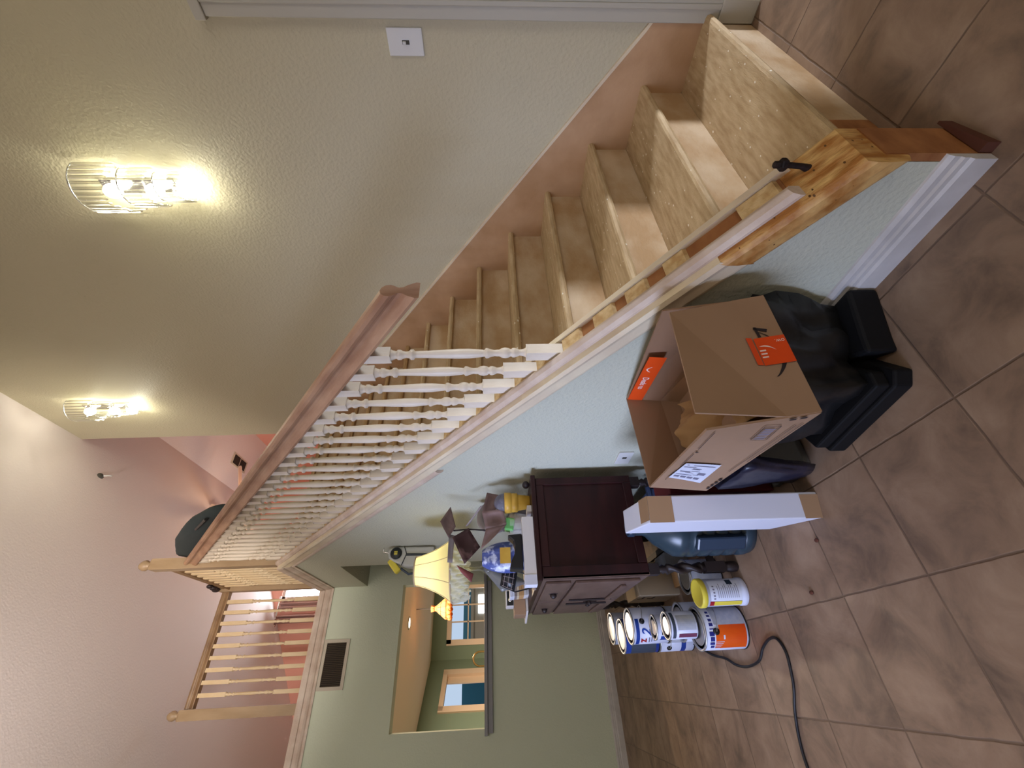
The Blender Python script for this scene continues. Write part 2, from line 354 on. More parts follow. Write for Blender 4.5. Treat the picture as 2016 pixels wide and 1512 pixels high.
        if sub:
            md = o.modifiers.new('smooth', 'SUBSURF'); md.levels = sub; md.render_levels = sub
        return o
def base_of(p):
    v = Vector((0, 0, 0))
    while p is not None: v = v + p.location; p = p.parent
    return v
def tag(o, label, cat, group=None, kind=None):
    if label: o['label'] = label
    if cat: o['category'] = cat
    if group: o['group'] = group
    if kind: o['kind'] = kind
    return o
def thing(name, label, cat, loc=(0, 0, 0), group=None):
    o = D.objects.new(name, None); COL.objects.link(o); o.location = loc; o.empty_display_size = .05
    return tag(o, label, cat, group)
def struct(name, mb, mats, label=None, bevel=0):
    o = mb.build(name, mats, None, bevel); o['kind'] = 'structure'; o['label'] = label or name.replace('_', ' '); return o
def copy_tree(o, parent=None):
    c = o.copy(); COL.objects.link(c)
    if parent is not None: c.parent = parent
    for ch in [x for x in D.objects if x.parent == o]: copy_tree(ch, c)
    return c
def text_faces(mb, txt, size, fn, mi=0, bold=0.0, shear=0.0):
    """adds lettering: fn maps flat (x, y) to a point in space"""
    cu = D.curves.new('lettering', 'FONT'); cu.body = txt; cu.size = size; cu.offset = bold; cu.shear = shear; cu.resolution_u = 3
    ob = D.objects.new('lettering', cu); COL.objects.link(ob)
    dg = bpy.context.evaluated_depsgraph_get(); dg.update()
    me = D.meshes.new_from_object(ob.evaluated_get(dg))
    vs = [fn(v.co.x, v.co.y) for v in me.vertices]; fs = [tuple(p.vertices) for p in me.polygons]
    mb.add(vs, fs, mi); D.objects.remove(ob); D.curves.remove(cu); D.meshes.remove(me)
def quadpatch(mb, fn, x0, x1, y0, y1, mi=0, n=6):
    mb.grid(n, 1, lambda a, b: fn(x0+(x1-x0)*a, y0+(y1-y0)*b), mi, False)

# ------------------------------------------------------------------ dimensions
H = 0.19; R_ = 0.241; S = H/R_; W = 1.245; KW = 0.115; YB = 4.22; UP = 2.85; SL = 0.461
def ceil_z(x): return 5.08 - SL*(W-x)

# ------------------------------------------------------------------ setting
struct('floor', MB().box(-3.6, 4.5, -4.1, 9.6, -0.08, 0), 'tile')
# right wall beside the stairs with the doorway to the hall in front of the first step
b = MB(); b.box(W, W+.12, -.03, 3.23, 0, 5.1); b.box(W, W+.12, 3.23, YB, 0, UP)
b.box(W, W+.12, -.68, -.03, 2.1, 5.1); b.box(W, W+.12, -4.0, -.68, 0, 5.1)
struct('wall_right', b, 'wall_stair')
# casing of that doorway
b = MB(); b.box(W-.022, W+.005, -.03, .03, 0.14, 2.1); b.box(W-.028, W, -.03, -.012, 0.14, 2.1); b.box(W-.022, W+.13, -.045, -.028, 0.0, 2.1)
b.box(W-.03, W, -.75, .04, 2.1, 2.14); b.box(W-.022, W, -.75, -.68, 0, 2.1)
b.box(W-.03, W, -.045, .028, 0, .14)
struct('trim_1', b, 'casing', 'white door casing beside the first step', 0.003)
# ceiling: slopes up to the right, then flat over the upper hall
b = MB(); xl = -3.6; xf = 1.9
b.prism([(xl, ceil_z(xl)), (xf, ceil_z(xf)), (4.5, ceil_z(xf)), (4.5, ceil_z(xf)+.1), (xf, ceil_z(xf)+.1), (xl, ceil_z(xl)+.1)], 'y', -4.1, 7.2)
struct('ceiling', b, 'ceiling')
# wall under the stairs
top = lambda y: .305 + S*y
b = MB(); yc = (UP-.305)/S
b.prism([(-.035, 0), (-.035, top(-.035)), (yc, UP), (YB, UP), (YB, 2.388), (3.333, 2.388), (3.333, 0)], 'x', 0, KW)
struct('wall_stair', b, 'wall')
# soffit over the passage behind the stairs and the upper floor
b = MB(); b.box(KW, W, 3.45, YB, 2.388, UP-.02); struct('trim_2', b, 'wall', 'soffit over the passage under the stairs')
# back wall with the pass-through into the kitchen
ox0, ox1, oz0, oz1 = -1.178, -0.004, 1.20, 2.024
b = MB(); b.box(-3.5, ox0, YB, YB+.13, 0, UP); b.box(ox1, W+.12, YB, YB+.13, 0, UP)
b.box(ox0, ox1, YB, YB+.13, 0, oz0); b.box(ox0, ox1, YB, YB+.13, oz1, UP)
struct('wall_back', b, 'wall_back')
b = MB(); b.box(ox0-.045, .3, YB-.05, YB+.2, oz0-.03, oz0); b.box(ox0-.03, .0, YB-.03, YB, oz0-.075, oz0-.03)
struct('trim_3', b, 'counter', 'grey ledge of the kitchen pass-through', .004)
# upper part of the back wall beyond the railing, gable wall, walls of the upper hall
b = MB(); gy = 7.07
wx0, wx1, wz0, wz1 = .38, .72, 3.3, 4.56
def cz(x): return min(ceil_z(x), ceil_z(xf))+.02
b.prism([(-3.5, 2.5), (wx0, 2.5), (wx0, cz(wx0)), (-3.5, cz(-3.5))], 'y', gy, gy+.1)
b.prism([(wx1, 2.5), (4.5, 2.5), (4.5, cz(4.5)), (xf, cz(xf)), (wx1, cz(wx1))], 'y', gy, gy+.1)
b.prism([(wx0, 2.5), (wx1, 2.5), (wx1, wz0), (wx0, wz0)], 'y', gy, gy+.1)
b.prism([(wx0, wz1), (wx1, wz1), (wx1, cz(wx1)), (wx0, cz(wx0))], 'y', gy, gy+.1)
struct('wall_gable', b, 'coral')
struct('wall_hall', MB().box(2.97, 3.07, 2.0, gy, UP, ceil_z(xf)), 'coral')
# upper floor slab
b = MB(); b.box(-3.5, 4.5, YB+.13, gy+.1, 2.42, UP); b.box(KW+.001, W, 3.44, YB+.13, UP-.02, UP); b.box(W+.121, 4.5, 2.0, YB+.13, UP-.1, UP)
struct('floor_upper', b, 'kceil')
struct('wall_hall_back', MB().box(W+.12, 4.5, 1.9, 2.0, UP, 5.4), 'palepink')
struct('wall_front', MB().box(-3.6, -2.1, -4.1, -4.0, 0, 5.1).box(-.3, 4.5, -4.1, -4.0, 0, 2.4).box(.15, 4.5, -4.1, -4.0, 2.4, 5.1).box(-2.1, -.3, -4.1, -4.0, 0, .8).box(-2.1, -.3, -4.1, -4.0, 2.4, 3.2).box(-2.1, -1.95, -4.1, -4.0, 3.2, 5.1).box(-1.95, .15, -4.1, -4.0, 4.2, 5.1).box(-.3, .15, -4.1, -4.0, 2.4, 3.2), 'wall')
struct('wall_left', MB().box(-3.6, -3.5, -4.1, -.2, 0, 3.0).box(-3.6, -3.5, 1.4, 7.1, 0, 3.0).box(-3.6, -3.5, -.2, 1.4, 0, .75).box(-3.6, -3.5, -.2, 1.4, 2.05, 3.0), 'wall')
def win(name, ax, pos, a0, a1, z0, z1, label, mx=1, mz=2):
    f = MB(); t = .04
    def bx(p, q, r, s_, d=.03):
        if ax == 'x': f.box(pos-d, pos+d, p, q, r, s_)
        else: f.box(p, q, pos-d, pos+d, r, s_)
    bx(a0, a0+t, z0, z1); bx(a1-t, a1, z0, z1); bx(a0, a1, z0, z0+t); bx(a0, a1, z1-t, z1)
    for i in range(1, mx+1): c = a0+(a1-a0)*i/(mx+1); bx(c-.012, c+.012, z0, z1, .012)
    for i in range(1, mz+1): c = z0+(z1-z0)*i/(mz+1); bx(a0, a1, c-.012, c+.012, .012)
    return struct(name, f, 'white', label)
win('window_1', 'x', -3.55, -.2, 1.4, .75, 2.05, 'window in the left wall')
win('window_2', 'y', -4.05, -2.1, -.3, .8, 2.4, 'unseen front window added for fill light')  # unseen opening, added to go with the front fill
win('window_6', 'y', -4.05, -1.95, .15, 3.2, 4.2, 'unseen high front window added to light the ceiling')  # unseen opening, added so light reaches the ceiling
w3 = win('window_3', 'y', gy+.06, wx0, wx1, wz0, wz1, 'bright upstairs window behind the railing', 0, 1)
MB().box(wx0+.02, wx1-.02, gy+.075, gy+.085, wz0+.02, wz1-.02).build('sky_glow_sheet', 'sky', w3)  # added glowing sheet in place of the bright sky outside
# hall to the right, seen by its light only
struct('wall_hall_right', MB().box(4.4, 4.5, -4.1, 1.9, 0, 2.9), 'wall')
struct('wall_hall_side', MB().box(W+.12, 4.5, .9, 1.0, 0, 2.9), 'wall')
struct('ceiling_hall', MB().box(W+.12, 4.5, -4.1, 1.0, 2.75, 2.85), 'kceil')
# kitchen
b = MB(); p0 = Vector((-.461, 9.22)); p1 = Vector((-1.408, 8.078)); dd = (p1-p0).normalized(); nn = Vector((-dd.y, dd.x))
if nn.y < 0: nn = -nn
K1 = (-.20, .86, 1.0, 2.09)   # right window outer frame in the far wall
b.box(-.5, K1[0], 9.22, 9.32, 0, 2.4); b.box(K1[1], 2.4, 9.22, 9.32, 0, 2.4); b.box(K1[0], K1[1], 9.22, 9.32, 0, K1[2]); b.box(K1[0], K1[1], 9.22, 9.32, K1[3], 2.4)
struct('wall_kitchen_back', b, 'kwall')
def along(t, d=0): q = p0+(p1-p0)*t+nn*d; return q
b = MB()
def seg(t0, t1, z0, z1, d0=0, d1=.1, mb=None, mi=0):
    A, B_, C_, D_ = along(t0, d0), along(t1, d0), along(t1, d1), along(t0, d1)
    (mb or b).hexa([(q.x, q.y, z0) for q in (A, B_, C_, D_)], [(q.x, q.y, z1) for q in (A, B_, C_, D_)], mi)
k0, k1 = .21, .80
seg(-.05, k0, 0, 2.4); seg(k1, 2.6, 0, 2.4); seg(k0, k1, 0, 1.0); seg(k0, k1, 2.09, 2.4)
struct('wall_kitchen_angled', b, 'kwall')
struct('wall_kitchen_right', MB().box(2.3, 2.4, YB+.13, 9.3, 0, 2.4), 'kwall')
struct('ceiling_kitchen', MB().box(-3.5, 2.4, YB+.13, 9.5, 2.4, 2.42), 'kceil')
# kitchen windows with frames, muntins, panes and the fence and sky outside
f = MB(); x0, x1_, z0, z1 = K1; t = .07
f.box(x0-.03, x0+t, 9.19, 9.26, z0, z1+.02); f.box(x1_-t, x1_+.03, 9.19, 9.26, z0, z1+.02); f.box(x0, x1_, 9.19, 9.26, z1-t, z1+.02); f.box(x0, x1_, 9.19, 9.26, z0, z0+t)
for i in (1, 2): c = x0+t+(x1_-x0-2*t)*i/3; f.box(c-.012, c+.012, 9.22, 9.25, z0, z1)
f.box(x0, x1_, 9.22, 9.25, 1.68, 1.70)
struct('window_4', f, 'bone', 'kitchen window with a grid of small panes behind the lamp')
f = MB(); seg(k0-.02, k0+.06, 1.0, 2.11, -.03, .05, f); seg(k1-.06, k1+.02, 1.0, 2.11, -.03, .05, f); seg(k0, k1, 2.03, 2.11, -.03, .05, f); seg(k0, k1, 1.0, 1.06, -.03, .05, f)
seg(k0+.06, k0+.16, 1.0, 2.03, .03, .05, f)
struct('window_5', f, 'bone', 'kitchen window in the angled wall on the left')
M['tealwall'] = mat('teal_fence_paint', srgb(64, 120, 140), 0.7)
M['greyscreen'] = mat('grey_porch_screen', srgb(140, 138, 134), 0.8)
o = tag(MB().box(-2.8, 1.8, 10.2, 10.25, 0, 1.86).build('painted_fence', 'tealwall'), 'teal painted fence outside the kitchen windows', 'fence')
o = tag(MB().box(-.25, .95, 9.62, 9.66, .4, 1.66).box(-.25, -.2, 9.62, 9.66, 0, .45).box(.9, .95, 9.62, 9.66, 0, .45).build('porch_screen', 'greyscreen'), 'grey porch screen outside the gridded kitchen window', 'screen')
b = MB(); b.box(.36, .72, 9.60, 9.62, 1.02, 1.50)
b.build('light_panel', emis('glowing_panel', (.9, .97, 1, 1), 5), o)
# baseboards
bb = [(0, 0), (.022, 0), (.022, .05), (.017, .057), (.017, .068), (.012, .073), (.012, .086), (.005, .095), (0, .097)]
struct('baseboard_stair', MB().sweep(bb, [((0, -.052, 0), (-1, 0, 0)), ((0, 3.333, 0), (-1, 0, 0))]), 'baseb', 'white baseboard along the wall under the stairs')
struct('baseboard_back', MB().sweep([(a, c*.9) for a, c in bb], [((-3.5, YB, 0), (0, -1, 0)), ((W, YB, 0), (0, -1, 0))]), 'baseb', 'white baseboard of the back wall')
# stringer trim on the stair wall, turning level at the top and along the back wall
tr = [(0, .215), (.006, .212), (.012, .222), (.014, .235), (.02, .24), (.02, .29), (.026, .295), (.026, .32), (0, .32)]
yt = (2.935-.215-.215)/S + 0.02
b = MB(); yk = 3.212
b.sweep(tr, [((0, .20, S*.20), (-1, 0, 0)), ((0, yk, S*yk-.01), (-1, 0, 0))])
struct('trim_4', b, 'cream', 'cream stringer trim along the stair wall')
tr2 = [(0, 2.72), (.012, 2.717), (.014, 2.735), (.008, 2.742), (.016, 2.75), (.022, 2.765), (.022, 2.795), (.03, 2.80), (.034, 2.83), (.034, 2.85), (0, 2.85)]
b = MB(); b.sweep(tr2, [((0, yk-.01, 0), (-1, 0, 0)), ((0, YB, 0), (-1, -1, 0)), ((-3.5, YB, 0), (0, -1, 0))])
struct('trim_5', b, 'washed', 'pale wood trim around the upper floor edge')
b = MB(); b.sweep([(0, .17), (.010, .172), (.016, .185), (.016, .2), (.008, .213), (0, .213)], [((0, 1.44, S*1.44), (-1, 0, 0)), ((0, yk, S*yk), (-1, 0, 0))])
struct('trim_6', b, 'washed', 'lower moulding strip that starts halfway up the stringer', )

# ------------------------------------------------------------------ staircase
st = thing('staircase', 'straight wooden staircase with bare worn treads between the walls', 'stairs', (.68, 0, 0))
N = 15
for n in range(1, N):
    z = n*H; y0 = (n-1)*R_; y1 = n*R_+.03
    b = MB(); e = .013
    b.prism([(y1, z-.03), (y0+e, z-.03), (y0+e*.3, z-.03+e*.3), (y0, z-.015), (y0+e*.3, z-e*.3), (y0+e, z), (y1, z)], 'x', KW+.001, W-.001, 0)
    b.build('tread', 'tread' if n < 9 else 'nosing', st)
    yr = (n-1)*R_+.03
    b = MB(); b.box(KW+.001, W-.001, yr, yr+.018, (n-1)*H-(.0 if n == 1 else .0)+.0005, z-.03)
    b.build('riser', 'riser', st)
yr = (N-1)*R_+.03
MB().box(KW+.001, W-.001, yr, yr+.02, (N-1)*H, UP-.02).build('riser', 'riser', st)
b = MB(); b.box(KW+.001, W-.001, yr-.03, yr+.05, UP-.03, UP+.001); b.build('landing_nosing', 'nosing', st)
# skirt board against the right wall
b = MB(); zz = lambda y: .36+S*y+.0
b.prism([(.022, .0), (.022, .385), (.06, .41), (3.2, zz(3.2)+.0), (3.2, 2.5)], 'x', W-.012, W-.0005)
b.build('skirt_board', 'skirt', st)
b = MB(); b.prism([(.022, .385), (.06, .41), (3.2, zz(3.2)), (3.2, zz(3.2)+.012), (.055, .422), (.017, .395)], 'x', W-.014, W-.0005); b.build('skirt_cap', 'cream', st)
# shade at the post end of the first riser, put into its colour
b = MB(); b.box(KW+.001, .36, .0285, .0305, .002, .158); b.build('riser_shade', 'orangewood', st)

# ------------------------------------------------------------------ stair railing
rl = thing('stair_railing', 'sloping stair railing with whitewashed turned balusters and brown handrail', 'railing', (.06, .6, .8))
def slope_path(y0, y1, x): return [((x, y0, S*y0), (-1, 0, 0)), ((x, y1, S*y1), (-1, 0, 0))]
# cap board: cream for most of its length, amber and glue stained at the foot where the post stood
b = MB(); b.sweep([(-.115, .285), (.026, .285), (.03, .30), (.026, .318), (-.115, .318)], slope_path(.2, 3.21, 0)); b.build('cap_board', 'cream', rl)
b = MB(); n = 10
prof = [(-.118, .225), (.006, .218), (.026, .228), (.032, .27), (.032, .30), (.026, .319), (-.118, .319)]
pth = [((0, -.05+.255*i/n, S*(-.05+.255*i/n)), (-1, 0, 0)) for i in range(n+1)]
b.sweep(prof, pth); o = b.build('cap_board_end', 'oldwood', rl, bevel=.008); o['label'] = 'amber glue stained end of the cap board'
b = MB(); b.sweep([(-.033, .318), (.004, .318), (.004, .33), (-.004, .345), (-.02, .352), (-.033, .345)], slope_path(.035, 3.2, 0), sm=False); b.build('shoe_moulding', 'washed', rl, bevel=.003)
MB().sweep([(-.112, .318), (-.092, .318), (-.092, .34), (-.112, .34)], slope_path(.03, 3.2, 0)).build('inner_strip', 'cream', rl)
MB().sweep([(-.092, .3185), (-.033, .3185), (-.033, .3215), (-.092, .3215)], slope_path(.05, 3.2, 0)).build('groove_floor', 'orangewood', rl)
for (ya, yb) in [(.055, .125), (.245, .295), (.345, .40), (.44, .50), (.55, .61)]:
    n = 5; b = MB(); b.sweep([(-.09, .322), (-.035, .322), (-.035, .334), (-.09, .334)], slope_path(ya, yb, 0)); b.build('fillet', 'fillet', rl, bevel=.002)

MB().sweep([(-.091, .322), (-.034, .322), (-.034, .333), (-.091, .333)], slope_path(.655, 3.2, 0)).build('fillet_strip', 'fillet', rl)
# baluster: turned profile as (height fraction of the turned part, radius)
turn = [(0, .017), (.012, .0135), (.03, .0115), (.05, .0105), (.07, .0145), (.085, .0165), (.10, .0165), (.112, .012), (.13, .0165), (.155, .0185), (.18, .0165), (.2, .0115), (.215, .0115),
        (.235, .0105), (.265, .0135), (.285, .0175), (.30, .0175), (.31, .0115), (.33, .013), (.42, .0165), (.50, .0168), (.60, .0150), (.72, .0128), (.80, .0120), (.825, .0115), (.835, .0180), (.855, .0180), (.866, .0125), (.89, .0108), (.915, .0135), (.93, .0175), (.95, .0175), (.96, .0125), (.975, .0145), (.99, .0165), (1, .019)]
def baluster_mesh(zb, zl, zu, zt, hw=.0200, slope=0.0, twist_ends=True):
    b = MB()
    # square foot and head, cut along the slope
    def blk(z0, z1, s0, s1):
        bt = [(x*hw, y*hw, z0+s0*y*hw) for x, y in ((-1, -1), (1, -1), (1, 1), (-1, 1))]
        tp = [(x*hw, y*hw, z1+s1*y*hw) for x, y in ((-1, -1), (1, -1), (1, 1), (-1, 1))]
        b.hexa(bt, tp)
    blk(zb, zl, slope, 0); blk(zu, zt, 0, slope)
    k = hw/.0200
    b.lathe([(hw*1.25, zl-.002)]+[(r*k*1.02, zl+(zu-zl)*t) for t, r in turn]+[(hw*1.25, zu+.002)], seg=14)
    # chamfered shoulders
    return b
proto = None
ys = [.636+.0977*i for i in range(27)]
for i, y in enumerate(ys):
    if proto is None:
        me = baluster_mesh(.320, .437, .893, .985, slope=S)
        proto = me.build('baluster', 'bal', rl); proto.location = Vector((.06, y, S*y))-base_of(rl)
        for v in proto.data.vertices: v.co += base_of(rl)
        ob = proto
    else:
        ob = proto.copy(); COL.objects.link(ob); ob.location = Vector((.06, y, S*y))-base_of(rl)
def rail_prof(k=1.0):
    # moulded handrail section (out, up)
    p = [(-.029, 0), (.029, 0), (.031, .010), (.027, .018), (.021, .03), (.012, .042), (.0105, .052), (.013, .058)]
    for i in range(9):
        a = -0.7+ (PI+1.4)*i/8; p.append((.0225*math.cos(a), .077+.0225*math.sin(a)))
    p += [(-.013, .058), (-.0105, .052), (-.012, .042), (-.021, .03), (-.027, .018), (-.031, .010)]
    return [(a*k, c*k) for a, c in p]
b = MB(); b.sweep([(a*1.05, c*1.13+.977) for a, c in rail_prof()], [((.06, .352, S*.352), (-1, 0, 0)), ((.06, 3.24, S*3.24), (-1, 0, 0))]); b.build('handrail', 'rail', rl)
# bolt left standing in the cap where the post was
bt = thing('post_bolt', 'rusty bolt standing up from the stained end of the stair cap', 'bolt', (.062, .005, .30))
b = MB(); b.tube([(.068, .02, .29), (.066, .016, .31), (.063, .006, .345), (.062, .002, .385)], [.013, .011, .0065, .0062], 10); b.build('shank', 'iron', bt)
b = MB(); b.lathe([(.0125, 0), (.014, .004), (.014, .012), (.012, .015), (.008, .016), (.0075, .028), (.004, .03)], (.062, .002, .383), 6, sm=False); b.build('nut', 'iron', bt)
# newel posts of the upper landing
def newel(name, x, y, z0, ztop, hw, parent, finial=True):
    b = MB(); zt = ztop-.10 if finial else ztop
    b.box(x-hw, x+hw, y-hw, y+hw, z0, zt-.02)
    b.lathe([(hw*1.414, zt-.02), (hw*1.1, zt-.004), (hw*.6, zt+.002)], (x, y, 0), 4, R=Matrix.Rotation(PI/4, 3, 'Z'), sm=False)
    o = b.build(name, 'newel', parent)
    if finial:
        f = MB(); f.lathe([(hw*.6, zt), (hw*.45, zt+.012), (hw*.7, zt+.022), (hw*.98, zt+.042), (hw*.92, zt+.062), (hw*.6, zt+.085), (.004, zt+.10)], (x, y, 0), 18)
        f.build('finial', 'newel', o)
    return o
newel('newel_post', .055, 3.275, 2.80, 4.02, .043, rl)

# landing railings
def level_railing(rt_, a, c, n, zt0=3.775):
    """balusters and rail between two plan points"""
    a = Vector(a); c = Vector(c); d = (c-a).normalized(); out = Vector((d.y, -d.x, 0))
    pr = None
    for i in range(n):
        p = a+(c-a)*(i+1)/(n+1)
        if pr is None:
            pr = baluster_mesh(0, .25, .67, .925, hw=.0165).build('baluster', 'bal_raw', rt_); pr.location = Vector((p.x, p.y, 2.86))-base_of(rt_)
            for v in pr.data.vertices: v.co += base_of(rt_)
        else:
            ob = pr.copy(); COL.objects.link(ob); ob.location = Vector((p.x, p.y, 2.86))-base_of(rt_)
    MB().sweep([(q, e+zt0) for q, e in rail_prof(.85)], [((a.x, a.y, 0), out), ((c.x, c.y, 0), out)]).build('handrail', 'rail_up', rt_)
    MB().sweep([(-.035, 2.85), (.035, 2.85), (.035, 2.862), (-.035, 2.862)], [((a.x, a.y, 0), out), ((c.x, c.y, 0), out)]).build('base_rail', 'washed', rt_)
lr = thing('landing_railing', 'level railing running back from the top newel of the stairs', 'railing', (.055, 3.3, 2.85))
level_railing(lr, (.055, 3.32, 0), (.05, 4.235, 0), 9)
newel('corner_post', .05, 4.275, 2.85, 3.90, .04, lr, False)
br = thing('balcony_railing', 'level railing of nine balusters above the back wall', 'railing', (-.5, 4.275, 2.85))
level_railing(br, (.01, 4.275, 0), (-.93, 4.275, 0), 9)
newel('newel_post', -.972, 4.275, 2.83, 3.99, .04, br)

# ------------------------------------------------------------------ fittings on walls
t = thing('light_switch', 'single switch plate on the wall beside the lower stairs', 'switch', (W, .104, 1.37))
MB().prism([(.058, 1.302), (.15, 1.302), (.15, 1.442), (.058, 1.442)], 'x', W-.007, W).build('plate', 'white', t, bevel=.003)
b = MB(); b.box(W-.0085, W-.0065, .097, .111, 1.357, 1.385); b.build('slot', 'darkframe', t)
b = MB(); b.box(W-.018, W-.007, .1, .108, 1.37, 1.382); b.build('toggle', 'white', t)
t = thing('wall_vent', 'rectangular return air grille with brown louvers high on the back wall', 'vent', (-.65, YB, 2.6))
gx0, gx1, gz0, gz1 = -.85, -.455, 2.475, 2.712
b = MB(); b.box(gx0, gx0+.028, YB-.014, YB, gz0, gz1); b.box(gx1-.028, gx1, YB-.014, YB, gz0, gz1); b.box(gx0+.028, gx1-.028, YB-.014, YB, gz0, gz0+.028); b.box(gx0+.028, gx1-.028, YB-.014, YB, gz1-.028, gz1)
b.build('frame', 'vent', t)
MB().box(gx0+.02, gx1-.02, YB-.003, YB-.001, gz0+.02, gz1-.02).build('duct', 'ventdark', t)
b = MB()
for i in range(24):
    x = gx0+.034+(gx1-gx0-.068)*i/23; b.box(x-.0015, x+.0015, YB-.012, YB-.003, gz0+.028, gz1-.028, R=Matrix.Rotation(.5, 3, 'Z'), c=(x, YB-.007, 2.6))
b.build('louvers', 'louver', t)
t = thing('ceiling_vent', 'square two-part grille in the ceiling beyond the end of the stair wall', 'vent', (2.35, 6.1, 5.43))
zc = ceil_z(xf)
b = MB(); b.box(2.24, 2.44, 5.88, 6.32, zc-.012, zc); b.build('frame', 'vent', t, bevel=.003)
MB().box(2.265, 2.415, 5.92, 6.09, zc-.014, zc-.011).box(2.265, 2.415, 6.11, 6.28, zc-.014, zc-.011).build('grille', 'ventdark', t)
t = thing('ceiling_hook', 'small white hook with a dark plate on the sloping ceiling', 'hook', (.97, 3.5, 4.95))
hz = ceil_z(.97)
b = MB(); b.sphere((.965, 3.48, hz-.005), .028, 12, 8, sc=(1, 1.4, .5)); b.build('plate', 'darkframe', t)
b = MB(); b.tube([(.975, 3.5, hz), (.98, 3.51, hz-.03), (.99, 3.53, hz-.05), (1.0, 3.56, hz-.04), (1.0, 3.57, hz-.02)], .007, 8); b.build('hook', 'white', t)
t = thing('wall_socket', 'grey outlet plate low on the stair wall between cabinet and box', 'socket', (0, 1.36, .45))
MB().box(-.008, 0, 1.30, 1.42, .40, .47).build('plate', 'white', t, bevel=.002)
MB().box(-.01, -.007, 1.345, 1.36, .425, .445).build('slot', 'darkframe', t)

# wall sconces
def sconce(name, label, y, ztop):
    t = thing(name, label, 'wall lamp', (W, y, ztop-.3), 'crystal wall lamps')
    MB().box(W-.014, W, y-.035, y+.035, ztop-.42, ztop-.06).build('back_plate', 'chrome', t, bevel=.004)
    # three descending half rings of crystal rods
    for k, (zt, rad, ln, nr) in enumerate([(ztop, .115, .19, 15), (ztop-.20, .09, .14, 13), (ztop-.35, .07, .13, 11)]):
        ring = MB(); ring.tube([(W-.012-rad*math.sin(PI*i/16)*1.0, y+rad*math.cos(PI*i/16), zt-.0) for i in range(17)], .0035, 6); rg = ring.build('ring', 'chrome', t)
        for i in range(nr):
            a = PI*(i+.3)/(nr-.4); x = W-.012-rad*math.sin(a); yy = y+rad*math.cos(a)
            step = ln*(0.75+.35*abs(math.cos(a*1.0)))*(.9+.2*random.random())
            r = MB(); r.lathe([(.002, zt-step), (.0075, zt-step+.012), (.0075, zt-.006), (.003, zt)], (x, yy, 0), 6, sm=False)
            r.build('crystal_rod', 'crystal', rg)
        bl = MB(); bl.sphere((W-.055, y, zt-.13), .034, 16, 10, sc=(1, 1, 1.2)); bl.build('bulb', 'bulb', t)
        point('sconce_light', (W-.055, y, zt-.13), 15 if k < 2 else 12, (1.0, .95, .76), .04)
    return t
sconce('wall_sconce', 'lit crystal wall lamp nearer the light switch', .69, 3.03)
sconce('wall_sconce', 'lit crystal wall lamp nearer the corner, higher up the stairs', 2.66, 4.66)

# ------------------------------------------------------------------ upstairs things
t = thing('ceiling_fan', 'pale ceiling fan with a warm lamp in the upper hall', 'ceiling fan', (1.32, 5.63, 4.8))
hb = Vector((1.32, 5.63, 4.8)); fz = ceil_z(1.32)
MB().lathe([(.012, fz-4.8), (.012, .08)], hb, 10).lathe([(.05, fz-4.8-.03), (.05, fz-4.8)], hb, 16).build('downrod', 'brass', t)
MB().lathe([(.05, .10), (.09, .07), (.095, .0), (.06, -.04)], hb, 20).build('motor', 'brass', t)
for k in range(5):
    a = math.radians(-33) + k*2*PI/5
    Rz = Matrix.Rotation(a, 3, 'Z') @ Matrix.Rotation(.2, 3, 'X')
    b = MB(); L0, L1, hw = .12, .67, .068
    pl = [(L0, -.04), (L1-.03, -hw), (L1, -hw+.03), (L1, hw-.03), (L1-.03, hw), (L0, .04)]
    b.prism(pl, 'z', -.004, .004); b.v = [tuple(Rz @ Vector(p)+hb) for p in b.v]; b.build('blade', 'fan', t)
MB().sphere(hb+Vector((0, 0, -.09)), .055, 16, 10).build('lamp_globe', 'warmbulb', t)
point('fan_light', hb+Vector((.0, 0, -.17)), 15, (1.0, .60, .32), .06)

t = thing('dark_jacket', 'rounded dark teal cloth bundle behind the top of the handrail', 'clothing', (.22, 3.1, 3.3))
tops = [(2.30, 2.93), (2.36, 3.03), (2.5, 3.19), (2.7, 3.38), (2.95, 3.57), (3.2, 3.73), (3.34, 3.80), (3.40, 3.78)]
def jac(u, v):
    k = u*(len(tops)-1); i = min(int(k), len(tops)-2); f = k-i; y = tops[i][0]*(1-f)+tops[i+1][0]*f; z = tops[i][1]*(1-f)+tops[i+1][1]*f
    a = v*2*PI; wd = .052*math.sin(PI*(.08+.84*u))**.5; hgt = .15*math.sin(PI*(.06+.88*u))**.5
    return (.165+wd*math.sin(a)*(1+.12*math.sin(u*19)), y, z-hgt+hgt*math.cos(a)+.006*math.sin(u*25+a*3))
b = MB(); b.grid(30, 18, jac)
for e in (0, 30): b.f.append(tuple(j_*31+e for j_ in range(18))); b.mi.append(0); b.sm.append(True)
b.build('body', 'teal', t)
MB().tube([(.112, 2.36+.04*i, 2.99+.036*i) for i in range(6)], .010, 6).build('seam', 'black', t)
